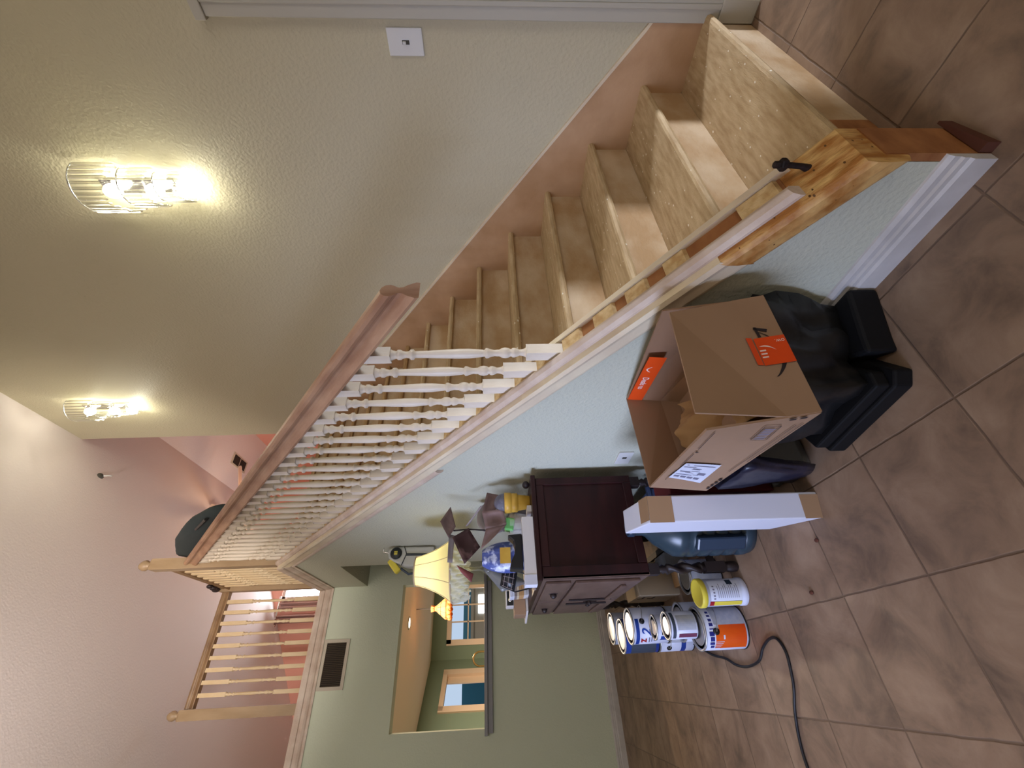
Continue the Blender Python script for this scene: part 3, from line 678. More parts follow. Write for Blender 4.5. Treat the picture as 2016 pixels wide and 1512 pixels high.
# curtains, rod, board beyond the balcony railing
t = thing('window_curtain', 'mauve curtain panels beside the bright upstairs window', 'curtain', (.2, 6.95, 3.9))
def cur(x0, x1_, z1_, nm, ph):
    b = MB(); b.grid(28, 2, lambda u, v: (x0+(x1_-x0)*u, 6.93+.03*math.sin(u*18+ph), 2.85+(z1_-2.85)*v)); b.build(nm, 'mauvecurtain', t, solid=.004)
cur(.20, .36, 4.49, 'panel', 0); cur(.02, .13, 4.50, 'panel', 1.4)
MB().tube([(.0, 6.95, 4.515), (.40, 6.95, 4.515)], .014, 8).build('rod', 'chrome', t)
MB().sphere((.0, 6.95, 4.515), .03).build('rod_knob', 'chrome', t)
t = tag(MB().box(-.945, -.925, 4.42, 4.6, 2.85, 3.72, R=Matrix.Rotation(-.06, 3, 'Y'), c=(-.915, 4.5, 2.85)).build('leaning_board', 'mauvecurtain'), 'mauve board leaning behind the left newel of the balcony', 'board')
t = thing('garland', 'dark brown rounded knobs hanging on the corner post upstairs', 'ornament', (.02, 4.2, 3.8))
for (y, z, r) in [(4.10, 3.86, .032), (4.18, 3.88, .036), (4.02, 3.85, .028)]: MB().sphere((.02, y, z), r, 12, 8, sc=(.7, 1.1, 1)).build('knob', 'cabdark', t)

t = thing('added_bowl_lamp', 'unseen white bowl lamp added behind the camera as fill light', 'pendant lamp', (-2.2, -0.7, 2.48))  # added, out of view: a body for the fill lights
MB().tube([(-2.2, -0.7, 2.45), (-2.2, -0.7, ceil_z(-2.2)-.002)], .007, 6).build('rod', 'brass', t)
MB().lathe([(.001, 2.43), (.12, 2.435), (.20, 2.46), (.24, 2.48)], (-2.2, -0.7, 0), 28).build('bowl', 'white', t)
# ------------------------------------------------------------------ kitchen things seen through the opening
t = thing('recessed_lamp', 'small lit ceiling lamp in the kitchen ceiling', 'ceiling lamp', (-.08, 6.67, 2.4))
MB().lathe([(.09, 2.397), (.09, 2.390), (.07, 2.388), (.068, 2.397)], (-.08, 6.67, 0), 24).build('ring', 'white', t)
MB().lathe([(.066, 2.394), (.001, 2.393)], (-.08, 6.67, 0), 24).build('bulb_disc', 'recess', t)
t = thing('pendant_lamp', 'amber leaded glass pendant lamp hanging in the kitchen', 'pendant lamp', (.16, 7.2, 2.0))
c0 = Vector((.165, 7.2, 0))
MB().tube([(.165, 7.2, 2.398), (.167, 7.2, 2.3), (.163, 7.2, 2.2), (.165, 7.2, 2.12)], .006, 6).build('chain', 'cabdark', t)
b = MB(); b.lathe([(.035, 2.10), (.045, 2.07), (.16, 1.93), (.165, 1.90), (.15, 1.86)], c0, 12, sm=False); b.build('shade', 'tiffany', t)
b = MB()
for i in range(12):
    a = 2*PI*i/12; b.sphere(c0+Vector((.15*math.cos(a), .15*math.sin(a), 1.855)), .032, 8, 6, sc=(1, 1, 1.2))
b.build('scalloped_edge', 'tiffany', t)
b = MB()
for i in range(12):
    a = 2*PI*i/12; q = lambda r, z: c0+Vector((r*math.cos(a), r*math.sin(a), z)); b.tube([q(.046, 2.072), q(.162, 1.93), q(.167, 1.90), q(.152, 1.86)], .003, 5)
for (r, z) in [(.166, 1.91), (.11, 1.995), (.153, 1.865)]: b.tube([c0+Vector((r*math.cos(k*PI/12), r*math.sin(k*PI/12), z)) for k in range(25)], .003, 5)
b.build('leading', 'cabdark', t)
b = MB()
for i in range(6):
    a = 2*PI*i/6; b.lathe([(.012, 2.10), (.022, 2.16)], c0+Vector((.03*math.cos(a), .03*math.sin(a), 0)), 8)
b.build('crown', 'tiffany', t)
point('pendant_light', (.165, 7.2, 1.95), 1.6, (1.0, .78, .55), .03)
t = thing('faucet', 'curved brass kitchen faucet behind the ledge', 'faucet', (-.64, 4.9, 1.1))
b = MB(); b.tube([(-.575, 4.9, 1.0), (-.575, 4.9, 1.22)]+[(-.64+.065*math.cos(a*PI/10), 4.9, 1.27+.072*math.sin(a*PI/10)) for a in range(11)]+[(-.705, 4.9, 1.2)], .009, 10); b.build('spout', 'brass', t)
MB().lathe([(.025, .93), (.025, 1.0), (.012, 1.02)], (-.575, 4.9, 0), 14).build('base', 'brass', t)
tag(MB().box(-1.4, .2, 4.36, 5.05, .88, .93).box(-1.38, .18, 4.38, 5.0, 0, .88).build('kitchen_counter', 'counter'), 'kitchen counter below the pass-through', 'counter')

# ------------------------------------------------------------------ cabinet
cb = thing('cabinet', 'dark mahogany cabinet on twisted legs against the stair wall', 'cabinet', (-.28, 2.0, 0))
X0, X1, Y0, Y1, ZT, ZB = -.508, -.055, 1.45, 2.53, .885, .40
b = MB(); b.box(X0-.008, X1+.012, Y0-.012, Y1+.01, ZT-.022, ZT); b.build('top', 'cab', cb, bevel=.004)
b = MB(); b.box(X0+.012, X1, Y0+.012, Y1-.005, ZB+.02, ZT-.024); b.build('body', 'cab', cb)
b = MB()
for (a, c) in ((X0, X0+.05), (X1-.035, X1)): b.box(a, c, Y0, Y0+.014, ZB, ZT-.023)
b.box(X0+.05, X1-.035, Y0, Y0+.014, ZB, ZB+.04); b.box(X0+.05, X1-.035, Y0, Y0+.014, ZT-.06, ZT-.023)
b.build('side_frame', 'cab', cb, bevel=.003)
b = MB(); b.box(X0, X0+.012, Y0, Y1, ZB, ZT-.023); b.build('front_frame', 'cabface', cb, bevel=.002)
ym = (Y0+Y1)/2
for k, (a, c) in enumerate(((Y0+.05, ym-.01), (ym+.01, Y1-.05))):
    d = MB(); d.box(X0-.014, X0, a, c, .735, .845); dr = d.build('drawer', 'cabface', cb, bevel=.004)
    f = MB(); f.sphere((X0-.02, (a+c)/2, .79), .016, 12, 8); f.lathe([(.02, 0), (.03, .003)], (X0-.015, (a+c)/2, .79), 10, R=Matrix.Rotation(PI/2, 3, 'Y')); f.build('knob', 'cabdark', dr)
    d = MB(); d.box(X0-.014, X0, a, c, ZB+.03, .715); dr = d.build('door', 'cabface', cb, bevel=.004)
    f = MB(); f.box(X0-.024, X0-.014, a+.06, c-.06, ZB+.08, ZB+.105); f.build('moulding', 'cabface', dr, bevel=.003)
    f = MB(); yy = c-.06 if k == 0 else a+.05
    f.box(X0-.022, X0-.014, yy-.0, yy+.022, ZB+.07, .69); f.build('carving', 'cabdark', dr, bevel=.004)
    f = MB(); yy = c-.02 if k == 0 else a+.02; f.lathe([(.012, 0), (.006, .01), (.014, .02), (.001, .026)], (X0-.014, yy, .58), 10, R=Matrix.Rotation(-PI/2, 3, 'Y')); f.box(X0-.02, X0-.012, yy-.006, yy+.006, .53, .6); f.build('pull', 'cabdark', dr)
def twist_leg(x, y):
    b = MB(); tw = lambda a, z, r: r*(1+.36*math.cos(2*(a-z*38))) if .16 < z < .32 else r
    prof = [(.014, 0), (.021, .008), (.023, .03), (.021, .05), (.016, .058), (.02, .062)]
    b.lathe(prof, (x, y, 0), 16)
    b.box(x-.021, x+.021, y-.021, y+.021, .06, .15)
    b.lathe([(.02, .15), (.014, .158)]+[(.0175, .16+.16*i/40) for i in range(41)]+[(.014, .325), (.02, .335), (.013, .345), (.02, .36)], (x, y, 0), 16, twist=tw)
    b.box(x-.022, x+.022, y-.022, y+.022, .355, ZB+.03)
    b.build('leg', 'cabdark', cb)
for x in (X0+.024, X1-.03):
    for y in (Y0+.024, Y1-.03): twist_leg(x, y)
b = MB(); b.box(X0+.045, X1-.05, Y0+.012, Y0+.036, .10, .125); b.box(X0+.045, X1-.05, Y1-.04, Y1-.02, .10, .125); b.box(-.295, -.265, Y0+.036, Y1-.04, .10, .122); b.build('stretcher', 'cabdark', cb)

# ------------------------------------------------------------------ things on the cabinet
ZT += .0005
def flat_quad(mb, a, b_, c, d, bulge=0.0, n=6, mi=0):
    a, b_, c, d = map(Vector, (a, b_, c, d)); nrm = (b_-a).cross(d-a).normalized()
    mb.grid(n, n, lambda u, v: (a.lerp(b_, u)).lerp(d.lerp(c, u), v)+nrm*bulge*math.sin(PI*u)*math.sin(PI*v), mi)
def cone(name, label, c, k=1.0, group=None, tilt=None):
    t = thing(name, label, 'toy', c); x, y, z = c
    R = tilt
    b = MB(); b.lathe([(.030*k, 0), (.032*k, .002), (.039*k, .055*k), (.040*k, .06*k), (.046*k, .062*k), (.047*k, .088*k), (.044*k, .09*k), (.049*k, .092*k), (.051*k, .125*k), (.047*k, .127*k)], (x, y, z), 24, R=R); b.build('cone', 'mustard', t)
    b = MB(); b.lathe([(.0475*k*math.cos(a*PI/16), .127*k+.052*k*math.sin(a*PI/16)) for a in range(8)]+[(.001, .179*k)], (x, y, z), 24, R=R); b.build('dome', 'soap', t)
    return t
cone('ice_cream_toy', 'yellow ice cream cone toy with a clear dome at the cabinet edge', (-.125, 1.585, ZT))
# long white box lying along the side edge
t = thing('white_tube_box', 'long flat white box along the near edge of the cabinet top', 'box', (-.38, 1.49, ZT))
Rb = Matrix.Rotation(.045, 3, 'Z')
MB().box(-.53, -.24, 1.445, 1.495, ZT, ZT+.052, R=Rb, c=(-.38, 1.47, ZT)).build('body', 'paper', t, bevel=.002)
MB().box(-.531, -.49, 1.4435, 1.4965, ZT+.0005, ZT+.0535, R=Rb, c=(-.38, 1.47, ZT)).build('end_cap', 'whitebox', t, bevel=.001)
# black case on it
t = thing('black_shoe', 'black curved case lying on the long white box', 'case', (-.39, 1.48, ZT+.054))
b = MB()
prof2 = [(-.315, .0), (-.318, .064), (-.328, .06), (-.345, .04), (-.37, .034), (-.40, .036), (-.43, .052), (-.462, .06), (-.466, .0)]
b.prism([(x, ZT+.055+z) for x, z in prof2], 'y', 1.448, 1.515); b.build('body', 'black', t, bevel=.006)
# wrapped sweets bag with yellow label
t = thing('sweets_bag', 'clear bag of blue and white wrapped sweets with yellow label', 'bag', (-.37, 1.64, ZT))
def bag(u, v):
    a = u*2*PI; h = .135+ .10*v
    r = (math.sin(PI*(.12+.8*v)))**.5
    return (-.365+.072*math.cos(a)*r, 1.66+.045*math.sin(a)*r*(1+.1*math.sin(5*a)), ZT+.005+.235*v)
MB().grid(28, 14, bag).build('bag', 'bluebag', t)
MB().box(-.405, -.335, 1.598, 1.602, ZT+.105, ZT+.155).build('label_card', 'mustard', t)
MB().box(-.44, -.29, 1.60, 1.72, ZT, ZT+.02).build('base', 'paper', t)
# clear bowl with green thing
t = thing('clear_bowl', 'clear plastic bowl holding a green toy', 'bowl', (-.215, 1.66, ZT))
MB().lathe([(.03, 0), (.055, .02), (.062, .06), (.062, .10), (.0625, .102)], (-.215, 1.67, ZT), 24).build('bowl', 'glass', t)
MB().box(-.25, -.19, 1.61, 1.66, ZT+.08, ZT+.125, R=Matrix.Rotation(.2, 3, 'Y'), c=(-.22, 1.63, ZT+.1)).build('green_toy', 'green', t, bevel=.006)
tag(MB().sphere((-.235, 1.60, ZT+.016), .016, sc=(1.6, 1, 1)).build('red_ball', 'crimson'), 'small red toy beside the clear bowl', 'toy')
# oval dish/wreath leaning against the wall
t = thing('round_basket', 'round grey basket with white lining leaning behind the yellow cone toy', 'basket', (-.1, 1.8, ZT))
Rt = Matrix.Rotation(.55, 3, 'Z') @ Matrix.Rotation(PI/2-.25, 3, 'X')
cB = Vector((-.10, 1.83, ZT+.165))
b = MB()
for rr in (0,):
    pts = [Rt @ Vector((.115*math.cos(k*PI/16), .095*math.sin(k*PI/16), .0))+cB for k in range(33)]
    b.tube(pts, .021, 10)
b.build('rim', 'greypaper', t)
MB().lathe([(.001, .02), (.06, .016), (.1, .0)], cB, 24, R=Rt @ Matrix.Diagonal((1, .85, 1))).build('lining', 'porcelain', t)
MB().box(-.13, -.07, 1.80, 1.90, ZT, ZT+.07).build('stand', 'greypaper', t)
# card garland of mauve prints
t = thing('card_mobile', 'mauve printed cards on a twisted stand beside the lamp', 'ornament', (-.2, 1.75, ZT))
def card(nm, q, m_, bulge=.012):
    b = MB(); flat_quad(b, *q, bulge=bulge); b.build(nm, m_, t, solid=.0015)
card('diamond_card', [(-.162, 1.72, 1.346), (-.065, 1.78, 1.302), (-.180, 1.76, 1.268), (-.246, 1.72, 1.299)], 'mauve')
card('card_tail', [(-.222, 1.74, 1.30), (-.225, 1.76, 1.272), (-.36, 1.75, 1.278), (-.36, 1.74, 1.302)], 'greypaper', .004)
card('dark_card', [(-.242, 1.73, 1.281), (-.186, 1.77, 1.202), (-.285, 1.77, 1.14), (-.375, 1.72, 1.215)], 'plum', .018)
card('ribbon', [(-.054, 1.62, 1.10), (-.072, 1.62, 1.025), (-.16, 1.60, 1.06), (-.165, 1.61, 1.125)], 'mauve', .03)
card('ribbon', [(-.165, 1.58, 1.125), (-.16, 1.57, 1.02), (-.235, 1.57, 1.005), (-.25, 1.58, 1.105)], 'mauve', .02)
card('ribbon', [(-.25, 1.58, 1.105), (-.235, 1.57, 1.005), (-.31, 1.57, 1.085), (-.345, 1.58, 1.13)], 'mauve', .008)
card('ribbon_edge', [(-.20, 1.70, 1.215), (-.195, 1.70, 1.20), (-.12, 1.62, 1.12), (-.125, 1.62, 1.135)], 'greypaper', .004)
card('small_card', [(-.36, 1.80, 1.262), (-.395, 1.80, 1.238), (-.445, 1.80, 1.185), (-.405, 1.80, 1.175)], 'crimson_card', .006)
MB().tube([(-.20, 1.78, ZT), (-.205, 1.78, 1.05), (-.19, 1.78, 1.2), (-.2, 1.76, 1.28)], .004, 6).build('wire_stem', 'iron', t)
# films and black card with cells
t = thing('film_card', 'black card with a grid of dark cells leaning beside the sweets bag', 'card', (-.46, 1.68, ZT))
q = [Vector(p) for p in [(-.413, 1.70, 1.03), (-.477, 1.73, 1.043), (-.508, 1.73, .976), (-.425, 1.70, .957)]]
b = MB(); flat_quad(b, *q, n=2); b.build('card', 'black', t, solid=.003)
b = MB(); nrm = (q[1]-q[0]).cross(q[3]-q[0]).normalized()
if nrm.dot(CAM-q[0]) < 0: nrm = -nrm
P = lambda u, v: (q[0].lerp(q[1], u)).lerp(q[3].lerp(q[2], u), v)+nrm*.003
for v in (.22, .5, .78): b.tube([P(.04, v), P(.96, v)], .0013, 5)
for u in (.06, .35, .64, .92): b.tube([P(u, .12), P(u, .86)], .0013, 5)
b.build('grid_lines', 'greypaper', t)
MB().tube([q[3], (-.44, 1.715, ZT)], .003, 6).tube([q[2], (-.49, 1.735, ZT)], .003, 6).build('support', 'black', t)
t = thing('plastic_sheet', 'smoky clear plastic wrapper standing behind the black card', 'wrapper', (-.42, 1.8, ZT))
b = MB(); flat_quad(b, (-.335, 1.78, 1.128), (-.399, 1.76, 1.123), (-.50, 1.76, 1.035), (-.46, 1.78, .90), .02); b.build('sheet', 'filmgrey', t, solid=.001)
MB().box(-.48, -.42, 1.75, 1.80, ZT, ZT+.02).build('foot', 'filmgrey', t)
# boxes at the far left end of the cabinet
tag(MB().box(-.545, -.455, 2.24, 2.42, ZT+.012, ZT+.078).build('small_brown_box', 'card', bevel=.002), 'small plain brown box overhanging the far corner of the cabinet', 'box')
tag(MB().box(-.55, -.40, 2.20, 2.45, ZT, ZT+.011, R=Matrix.Rotation(.15, 3, 'Z'), c=(-.47, 2.3, ZT)).build('paper_stack', 'paper'), 'thin stack of papers under the small brown box', 'papers')
t = thing('card_stack', 'stack of cards with a white and orange striped end', 'cards', (-.45, 2.12, ZT))
b = MB()
for i, m_ in enumerate(['labelpaper', 'labelpaper', 'greypaper', 'cream', 'wood', 'wood', 'paper']):
    MB().box(-.478+.001*i, -.408, 2.06, 2.18, ZT+.092-.013*i, ZT+.104-.013*i).build('card', m_, t)
MB().box(-.47, -.41, 2.07, 2.17, ZT, ZT+.014).build('card', 'paper', t)
t = thing('small_white_case', 'white case with a dark face and silver disc on the brown box', 'case', (-.46, 2.3, ZT+.08))
MB().box(-.50, -.41, 2.25, 2.36, ZT+.0785, ZT+.125).build('body', 'paper', t, bevel=.003)
MB().box(-.495, -.42, 2.247, 2.2505, ZT+.082, ZT+.118).build('face', 'black', t)
MB().lathe([(.012, 0), (.012, .004), (.001, .005)], (-.465, 2.247, ZT+.1), 14, R=Matrix.Rotation(PI/2, 3, 'X')).build('disc', 'chrome', t)
tag(MB().box(-.52, -.33, 1.53, 1.66, ZT, ZT+.006, R=Matrix.Rotation(-.2, 3, 'Z'), c=(-.42, 1.6, ZT)).build('loose_papers', 'greypaper'), 'loose papers at the near left corner of the cabinet top', 'papers')
tag(MB().box(-.2, -.17, 1.50, 1.60, ZT, ZT+.02).build('folded_paper', 'paper'), 'folded white paper beside the yellow cone toy', 'paper')
tag(MB().sphere((-.06, 1.52, ZT+.018), .018, sc=(1, 1.3, 1)).build('dark_trinket', 'cabdark'), 'small dark trinket on the cabinet at the wall', 'ornament')

# table lamp
t = thing('table_lamp', 'lit table lamp with cream bell shade and white fringe', 'table lamp', (-.32, 2.12, ZT))
lc = Vector((-.315, 2.12, 0))
bell = [(.076, 1.522), (.078, 1.512), (.08, 1.50), (.092, 1.46), (.115, 1.405), (.145, 1.352), (.170, 1.318), (.171, 1.31)]
MB().lathe(bell, lc, 40).build('lamp_shade', 'shade', t)
b = MB(); b.tube([lc+Vector((.077*math.cos(k*PI/16), .077*math.sin(k*PI/16), 1.522)) for k in range(33)], .004, 6); b.tube([lc+Vector((.171*math.cos(k*PI/16), .171*math.sin(k*PI/16), 1.312)) for k in range(33)], .005, 6)
for k in range(8):
    a = k*PI/4+.2; b.tube([lc+Vector(((r+.001)*math.cos(a), (r+.001)*math.sin(a), z)) for r, z in bell], .0018, 5)
b.build('shade_piping', 'beige', t)
b = MB()
def fr(u, v):
    a = u*2*PI; r = .171-.02*v+.008*math.sin(u*2*PI*46)*(.3+v)+.006*math.sin(u*2*PI*17+v*9)
    return lc+Vector((r*math.cos(a), r*math.sin(a), 1.31-.085*v*(1+.12*math.sin(u*2*PI*23))+.004*math.sin(v*30+u*90)))
b.grid(276, 10, fr); b.build('fringe', 'fringe', t)
b = MB(); b.lathe([(.06, ZT), (.062, ZT+.01), (.03, ZT+.02), (.015, ZT+.04), (.03, ZT+.07), (.045, ZT+.11), (.03, ZT+.15), (.012, ZT+.17), (.028, ZT+.20), (.035, ZT+.23), (.012, ZT+.27), (.01, 1.32)], lc, 20); b.build('lamp_base', 'crystal', t)
MB().tube([lc+Vector((0, 0, 1.3)), lc+Vector((0, 0, 1.54))], .004, 6).build('stem', 'brass', t)
MB().sphere(lc+Vector((0, 0, 1.40)), .026, sc=(1, 1, 1.3)).build('bulb', emis('lamp_bulb', (1, .93, .7, 1), 8), t)
point('lamp_light', lc+Vector((0, 0, 1.40)), 11, (1.0, .93, .70), .03)
# device hanging in the corner above the lamp
t = thing('hanging_bag', 'grey quilted bag with a round dark badge and yellow tab hung on the wall', 'bag', (-.03, 2.8, 1.8))
b = MB(); b.prism([(-.012, 1.52), (-.135, 1.52), (-.15, 1.58), (-.145, 1.72), (-.115, 1.80), (-.085, 1.85), (-.03, 1.86), (-.006, 1.82)], 'y', 2.76, 2.85); b.build('body', 'quilt', t, bevel=.012)
b = MB(); b.lathe([(.040, 0), (.042, .010), (.034, .018), (.001, .02)], (-.055, 2.76, 1.795), 24, R=Matrix.Rotation(PI/2, 3, 'X')); b.build('badge', 'knob', t)
b = MB()
for i in range(4): b.box(-.068+.007*i, -.064+.007*i, 2.7385, 2.7395, 1.783, 1.807)
b.build('badge_print', 'yellow', t)
b = MB(); b.tube([(-.008, 2.757, 1.74), (-.06, 2.757, 1.72), (-.14, 2.757, 1.75)], .003, 6); b.tube([(-.065, 2.757, 1.72), (-.07, 2.757, 1.56)], .008, 6); b.build('seams', 'knob', t)
b = MB(); b.box(-.20, -.09, 2.77, 2.82, 1.80, 1.845, R=Matrix.Rotation(-.7, 3, 'Y'), c=(-.12, 2.8, 1.83)); b.build('tab', 'yellow', t, bevel=.01)
b = MB(); b.tube([(-.15, 2.80, 1.76), (-.19, 2.80, 1.70), (-.18, 2.80, 1.62), (-.14, 2.80, 1.56)], .008, 6); b.build('strap', 'slate', t)
MB().tube([(-.0, 2.80, 1.90), (-.03, 2.80, 1.90), (-.04, 2.80, 1.86)], .004, 6).build('hook', 'chrome', t)

# ------------------------------------------------------------------ under and beside the cabinet
def cyl_fn(cx, cy, r, th0, z0):
    return lambda x, y: (cx+(r+.0008)*math.cos(th0+x/r), cy+(r+.0008)*math.sin(th0+x/r), z0+y)
def view_angle(cx, cy): return math.atan2(CAM.y-cy, CAM.x-cx)
def can(label, cx, cy, z0, r=.0825, h=.19, body='canwhite', lid='steel', lidin='paintpeach', rim='steel', deco=None, name='paint_can', group='stacked paint cans', bail=None, open_lid=False):
    t = thing(name, label, 'paint can', (cx, cy, z0), group)
    MB().lathe([(r-.002, 0), (r, .002), (r, h-.006)], (cx, cy, z0), 36).build('body', body, t)
    MB().lathe([(r-.004, h-.006), (r+.0025, h-.006), (r+.0035, h-.002), (r+.001, h), (r-.006, h-.001), (r-.008, h-.007), (r-.018, h-.007), (r-.02, h-.003)], (cx, cy, z0), 36).build('rim', rim, t)
    MB().lathe([(r-.018, h-.0065), (r-.019, h-.004), (.001, h-.0045)], (cx, cy, z0), 36).build('lid', lidin, t)
    MB().lathe([(r+.001, 0), (r+.0022, .003), (r+.001, .006)], (cx, cy, z0), 36).build('bottom_rim', 'steelblack', t)
    if deco: deco(t, cx, cy, z0, r, h)
    if bail is not None:
        a = bail; px, py = cx+r*math.cos(a), cy+r*math.sin(a); R = Matrix.Rotation(a, 3, 'Z') @ Matrix.Rotation(PI/2, 3, 'Y')
        e = MB(); e.lathe([(.0135*r/.0825, 0), (.0135*r/.0825, .003), (.010*r/.0825, .006), (.001, .006)], (px, py, z0+h*.74), 20, R=R); e.build('handle_ear', 'black', t)
        a2 = a+PI; q0 = Vector((px, py, z0+h*.74))+Vector((math.cos(a), math.sin(a), 0))*.006; q1 = Vector((cx+(r+.006)*math.cos(a2), cy+(r+.006)*math.sin(a2), z0+h*.74))
        side = Vector((-math.sin(a), math.cos(a), 0)); pts = []
        for i in range(15):
            th = PI*i/14; c_ = (q0+q1)/2
            pts.append(c_+(q0-c_)*math.cos(th)+(side*.95+Vector((0, 0, -.25))).normalized()*(r+.012)*math.sin(th))
        MB().tube(pts, .0013, 5).build('wire_handle', 'steel', t)
    return t
GA = (-.70, 1.63)
def decoA(t, cx, cy, z0, r, h):
    va = view_angle(cx, cy); fn = cyl_fn(cx, cy, r, va, z0)
    b = MB(); quadpatch(b, fn, -.09, .01, .012, h-.062, 0, 16); quadpatch(b, fn, -.09, -.005, h-.062, h-.045, 0, 16); b.build('orange_panel', 'canorange', t, recalc=False)
    b = MB(); quadpatch(b, fn, .011, .12, .012, h-.045, 0, 16); b.build('text_panel', 'cangrey', t, recalc=False)
    fn2 = cyl_fn(cx, cy, r+.0006, va, z0); b = MB()
    for x0, w_, hh in [(-.085, .012, .017), (-.068, .012, .022), (-.052, .018, .02), (-.03, .016, .024), (-.006, .004, .02), (.006, .012, .018), (.024, .010, .016), (.042, .008, .015), (.058, .010, .014)]:
        quadpatch(b, fn2, x0, x0+w_, h-.04, h-.04+hh*.9, 0, 3)
    b.build('blue_lettering', 'navyink', t, recalc=False)
    b = MB()
    for i in range(5): quadpatch(b, fn2, -.088+.008*i, -.086+.008*i, h-.065-.004*i, h-.042, 0, 1)
    quadpatch(b, fn2, -.045, -.028, .105, .112, 0, 3); b.build('white_drips', 'canwhite', t, recalc=False)
can('orange and white gallon paint can on the floor at the front of the stack', GA[0], GA[1], 0, deco=decoA, bail=view_angle(*GA)-.16, lidin='steel')
def decoB(t, cx, cy, z0, r, h):
    va = view_angle(cx, cy); fn = cyl_fn(cx, cy, r, va, z0); b = MB()
    quadpatch(b, fn, -.06, .06, h-.028, h-.014, 0, 12); b.build('dark_band', 'slate', t, recalc=False)
    b = MB(); quadpatch(b, fn, -.055, -.035, .01, h-.04, 0, 4); b.build('maroon_print', 'maroonink', t, recalc=False)
    b = MB(); quadpatch(b, fn, -.02, .04, .012, h-.036, 0, 8); b.build('text_panel', 'cangrey', t, recalc=False)
can('small white can with pink lid standing on the orange gallon can', -.682, 1.645, .1905, .054, .128, body='canwhite', lidin='paintpink', deco=decoB, name='small_paint_can')
can('silver lidded white gallon can under the small round can', -.655, 1.815, 0, body='canwhite', lidin='steel')
def decoH(t, cx, cy, z0, r, h):
    va = view_angle(cx, cy); fn = cyl_fn(cx, cy, r, va, z0); b = MB()
    quadpatch(b, fn, -.035, .02, h-.036, h-.024, 0, 6); b.build('dark_band', 'ink', t, recalc=False)
    b = MB(); quadpatch(b, fn, -.08, -.042, .01, h-.02, 0, 6); b.build('blue_panel', 'canblue', t, recalc=False)
can('small can with clear silver lid and blue edge behind the pink lidded can', -.672, 1.815, .1905, .052, .13, lidin='steel', deco=decoH, name='small_paint_can')
GC = (-.645, 2.02)
def decoC(t, cx, cy, z0, r, h):
    va = view_angle(cx, cy); fn = cyl_fn(cx, cy, r, va, z0); b = MB()
    quadpatch(b, fn, -.11, .03, h-.032, h-.014, 0, 16); b.build('blue_band', 'canblue', t, recalc=False)
    fn2 = cyl_fn(cx, cy, r+.0006, va, z0)
    b = MB(); text_faces(b, '2', .064, lambda x, y: fn2(x-.050, y+h-.088), bold=.0012, shear=.3); b.build('big_number', 'blueink', t, recalc=False)
    b = MB(); text_faces(b, 'Z', .036, lambda x, y: fn2(x-.088, y+h-.066), bold=.0022); b.build('red_letter', 'redink', t, recalc=False)
    b = MB()
    for i in range(3): quadpatch(b, fn2, -.09+.004*i, -.058, h-.084-.012*i, h-.078-.012*i, 0, 4)
    b.build('small_print', 'greyink', t, recalc=False)
can('white gallon can with a blue number two, peach lid, top of its stack', GC[0], GC[1], .1905, deco=decoC, bail=view_angle(*GC)+.22, lidin='paintpeach')
can('white gallon can hidden under the can with the blue number', GC[0], GC[1], 0, body='cangrey', lidin='steel')
GE = (-.675, 2.215)
def decoE(t, cx, cy, z0, r, h):
    va = view_angle(cx, cy); fn = cyl_fn(cx, cy, r, va, z0); b = MB()
    quadpatch(b, fn, -.12, .06, .022, h-.034, 0, 16); b.build('slate_panel', 'slate', t, recalc=False)
can('blue gallon can with dark slate label and cream lid behind the numbered can', GE[0], GE[1], .1905, body='canblue', lidin='paintpeach', deco=decoE)
def decoF(t, cx, cy, z0, r, h):
    va = view_angle(cx, cy); fn = cyl_fn(cx, cy, r, va, z0); b = MB()
    quadpatch(b, fn, -.12, .1, .05, .075, 0, 16); b.build('blue_stripe', 'canblue', t, recalc=False)
can('white gallon can with blue stripe and black ear under the blue can', GE[0], GE[1], 0, body='canwhite', lidin='steel', deco=decoF, bail=view_angle(*GE)-.9)
can('gallon can with plain silver lid, farthest in the stack near the baseboard', -.62, 2.42, .1905, body='cangrey', lidin='steel')
can('grey gallon can at the bottom of the farthest pile', -.62, 2.42, 0, body='cangrey', lidin='steel')
# tub with yellow lid
t = thing('plaster_tub', 'white plastic tub with yellow lid beside the orange paint can', 'tub', (-.578, 1.50, 0))
tc_ = (-.580, 1.50)
MB().lathe([(.050, 0), (.055, .004), (.0545, .022), (.052, .025), (.053, .175), (.056, .177), (.056, .182)], (tc_[0], tc_[1], 0), 32).build('body', 'canwhite', t)
MB().lathe([(.054, .178), (.0575, .179), (.0575, .198), (.054, .202), (.05, .2), (.001, .199)], (tc_[0], tc_[1], 0), 32).build('lid', 'yellow', t)
va = view_angle(*tc_); fn = cyl_fn(tc_[0], tc_[1], .053, va, 0)
b = MB(); quadpatch(b, fn, -.035, .05, .032, .165, 0, 12); b.build('label', 'labelpaper', t, recalc=False)
fn = cyl_fn(tc_[0], tc_[1], .0535, va, 0); b = MB()
for i in range(11): quadpatch(b, fn, -.022, .034-.008*(i % 3), .045+.0085*i, .0475+.0085*i, 0, 6)
for i in range(5): quadpatch(b, fn, -.028+.012*i, -.022+.012*i, .145, .153, 0, 2)
b.build('small_print', 'greyink', t, recalc=False)
b = MB(); quadpatch(b, fn, -.06, -.037, .032, .15, 0, 4); b.build('yellow_stripe', 'yellow', t, recalc=False)
b = MB(); quadpatch(b, fn, -.06, -.036, .15, .168, 0, 4); b.build('red_corner', 'redink', t, recalc=False)
b = MB(); quadpatch(b, fn, .03, .055, .06, .085, 0, 4); b.build('teal_patch', 'jugdark', t, recalc=False)
can('silver topped can on the floor under the cabinet, behind the yellow lid', -.478, 1.70, 0, .075, .155, body='cangrey', lidin='cangrey', group=None, name='open_tin')
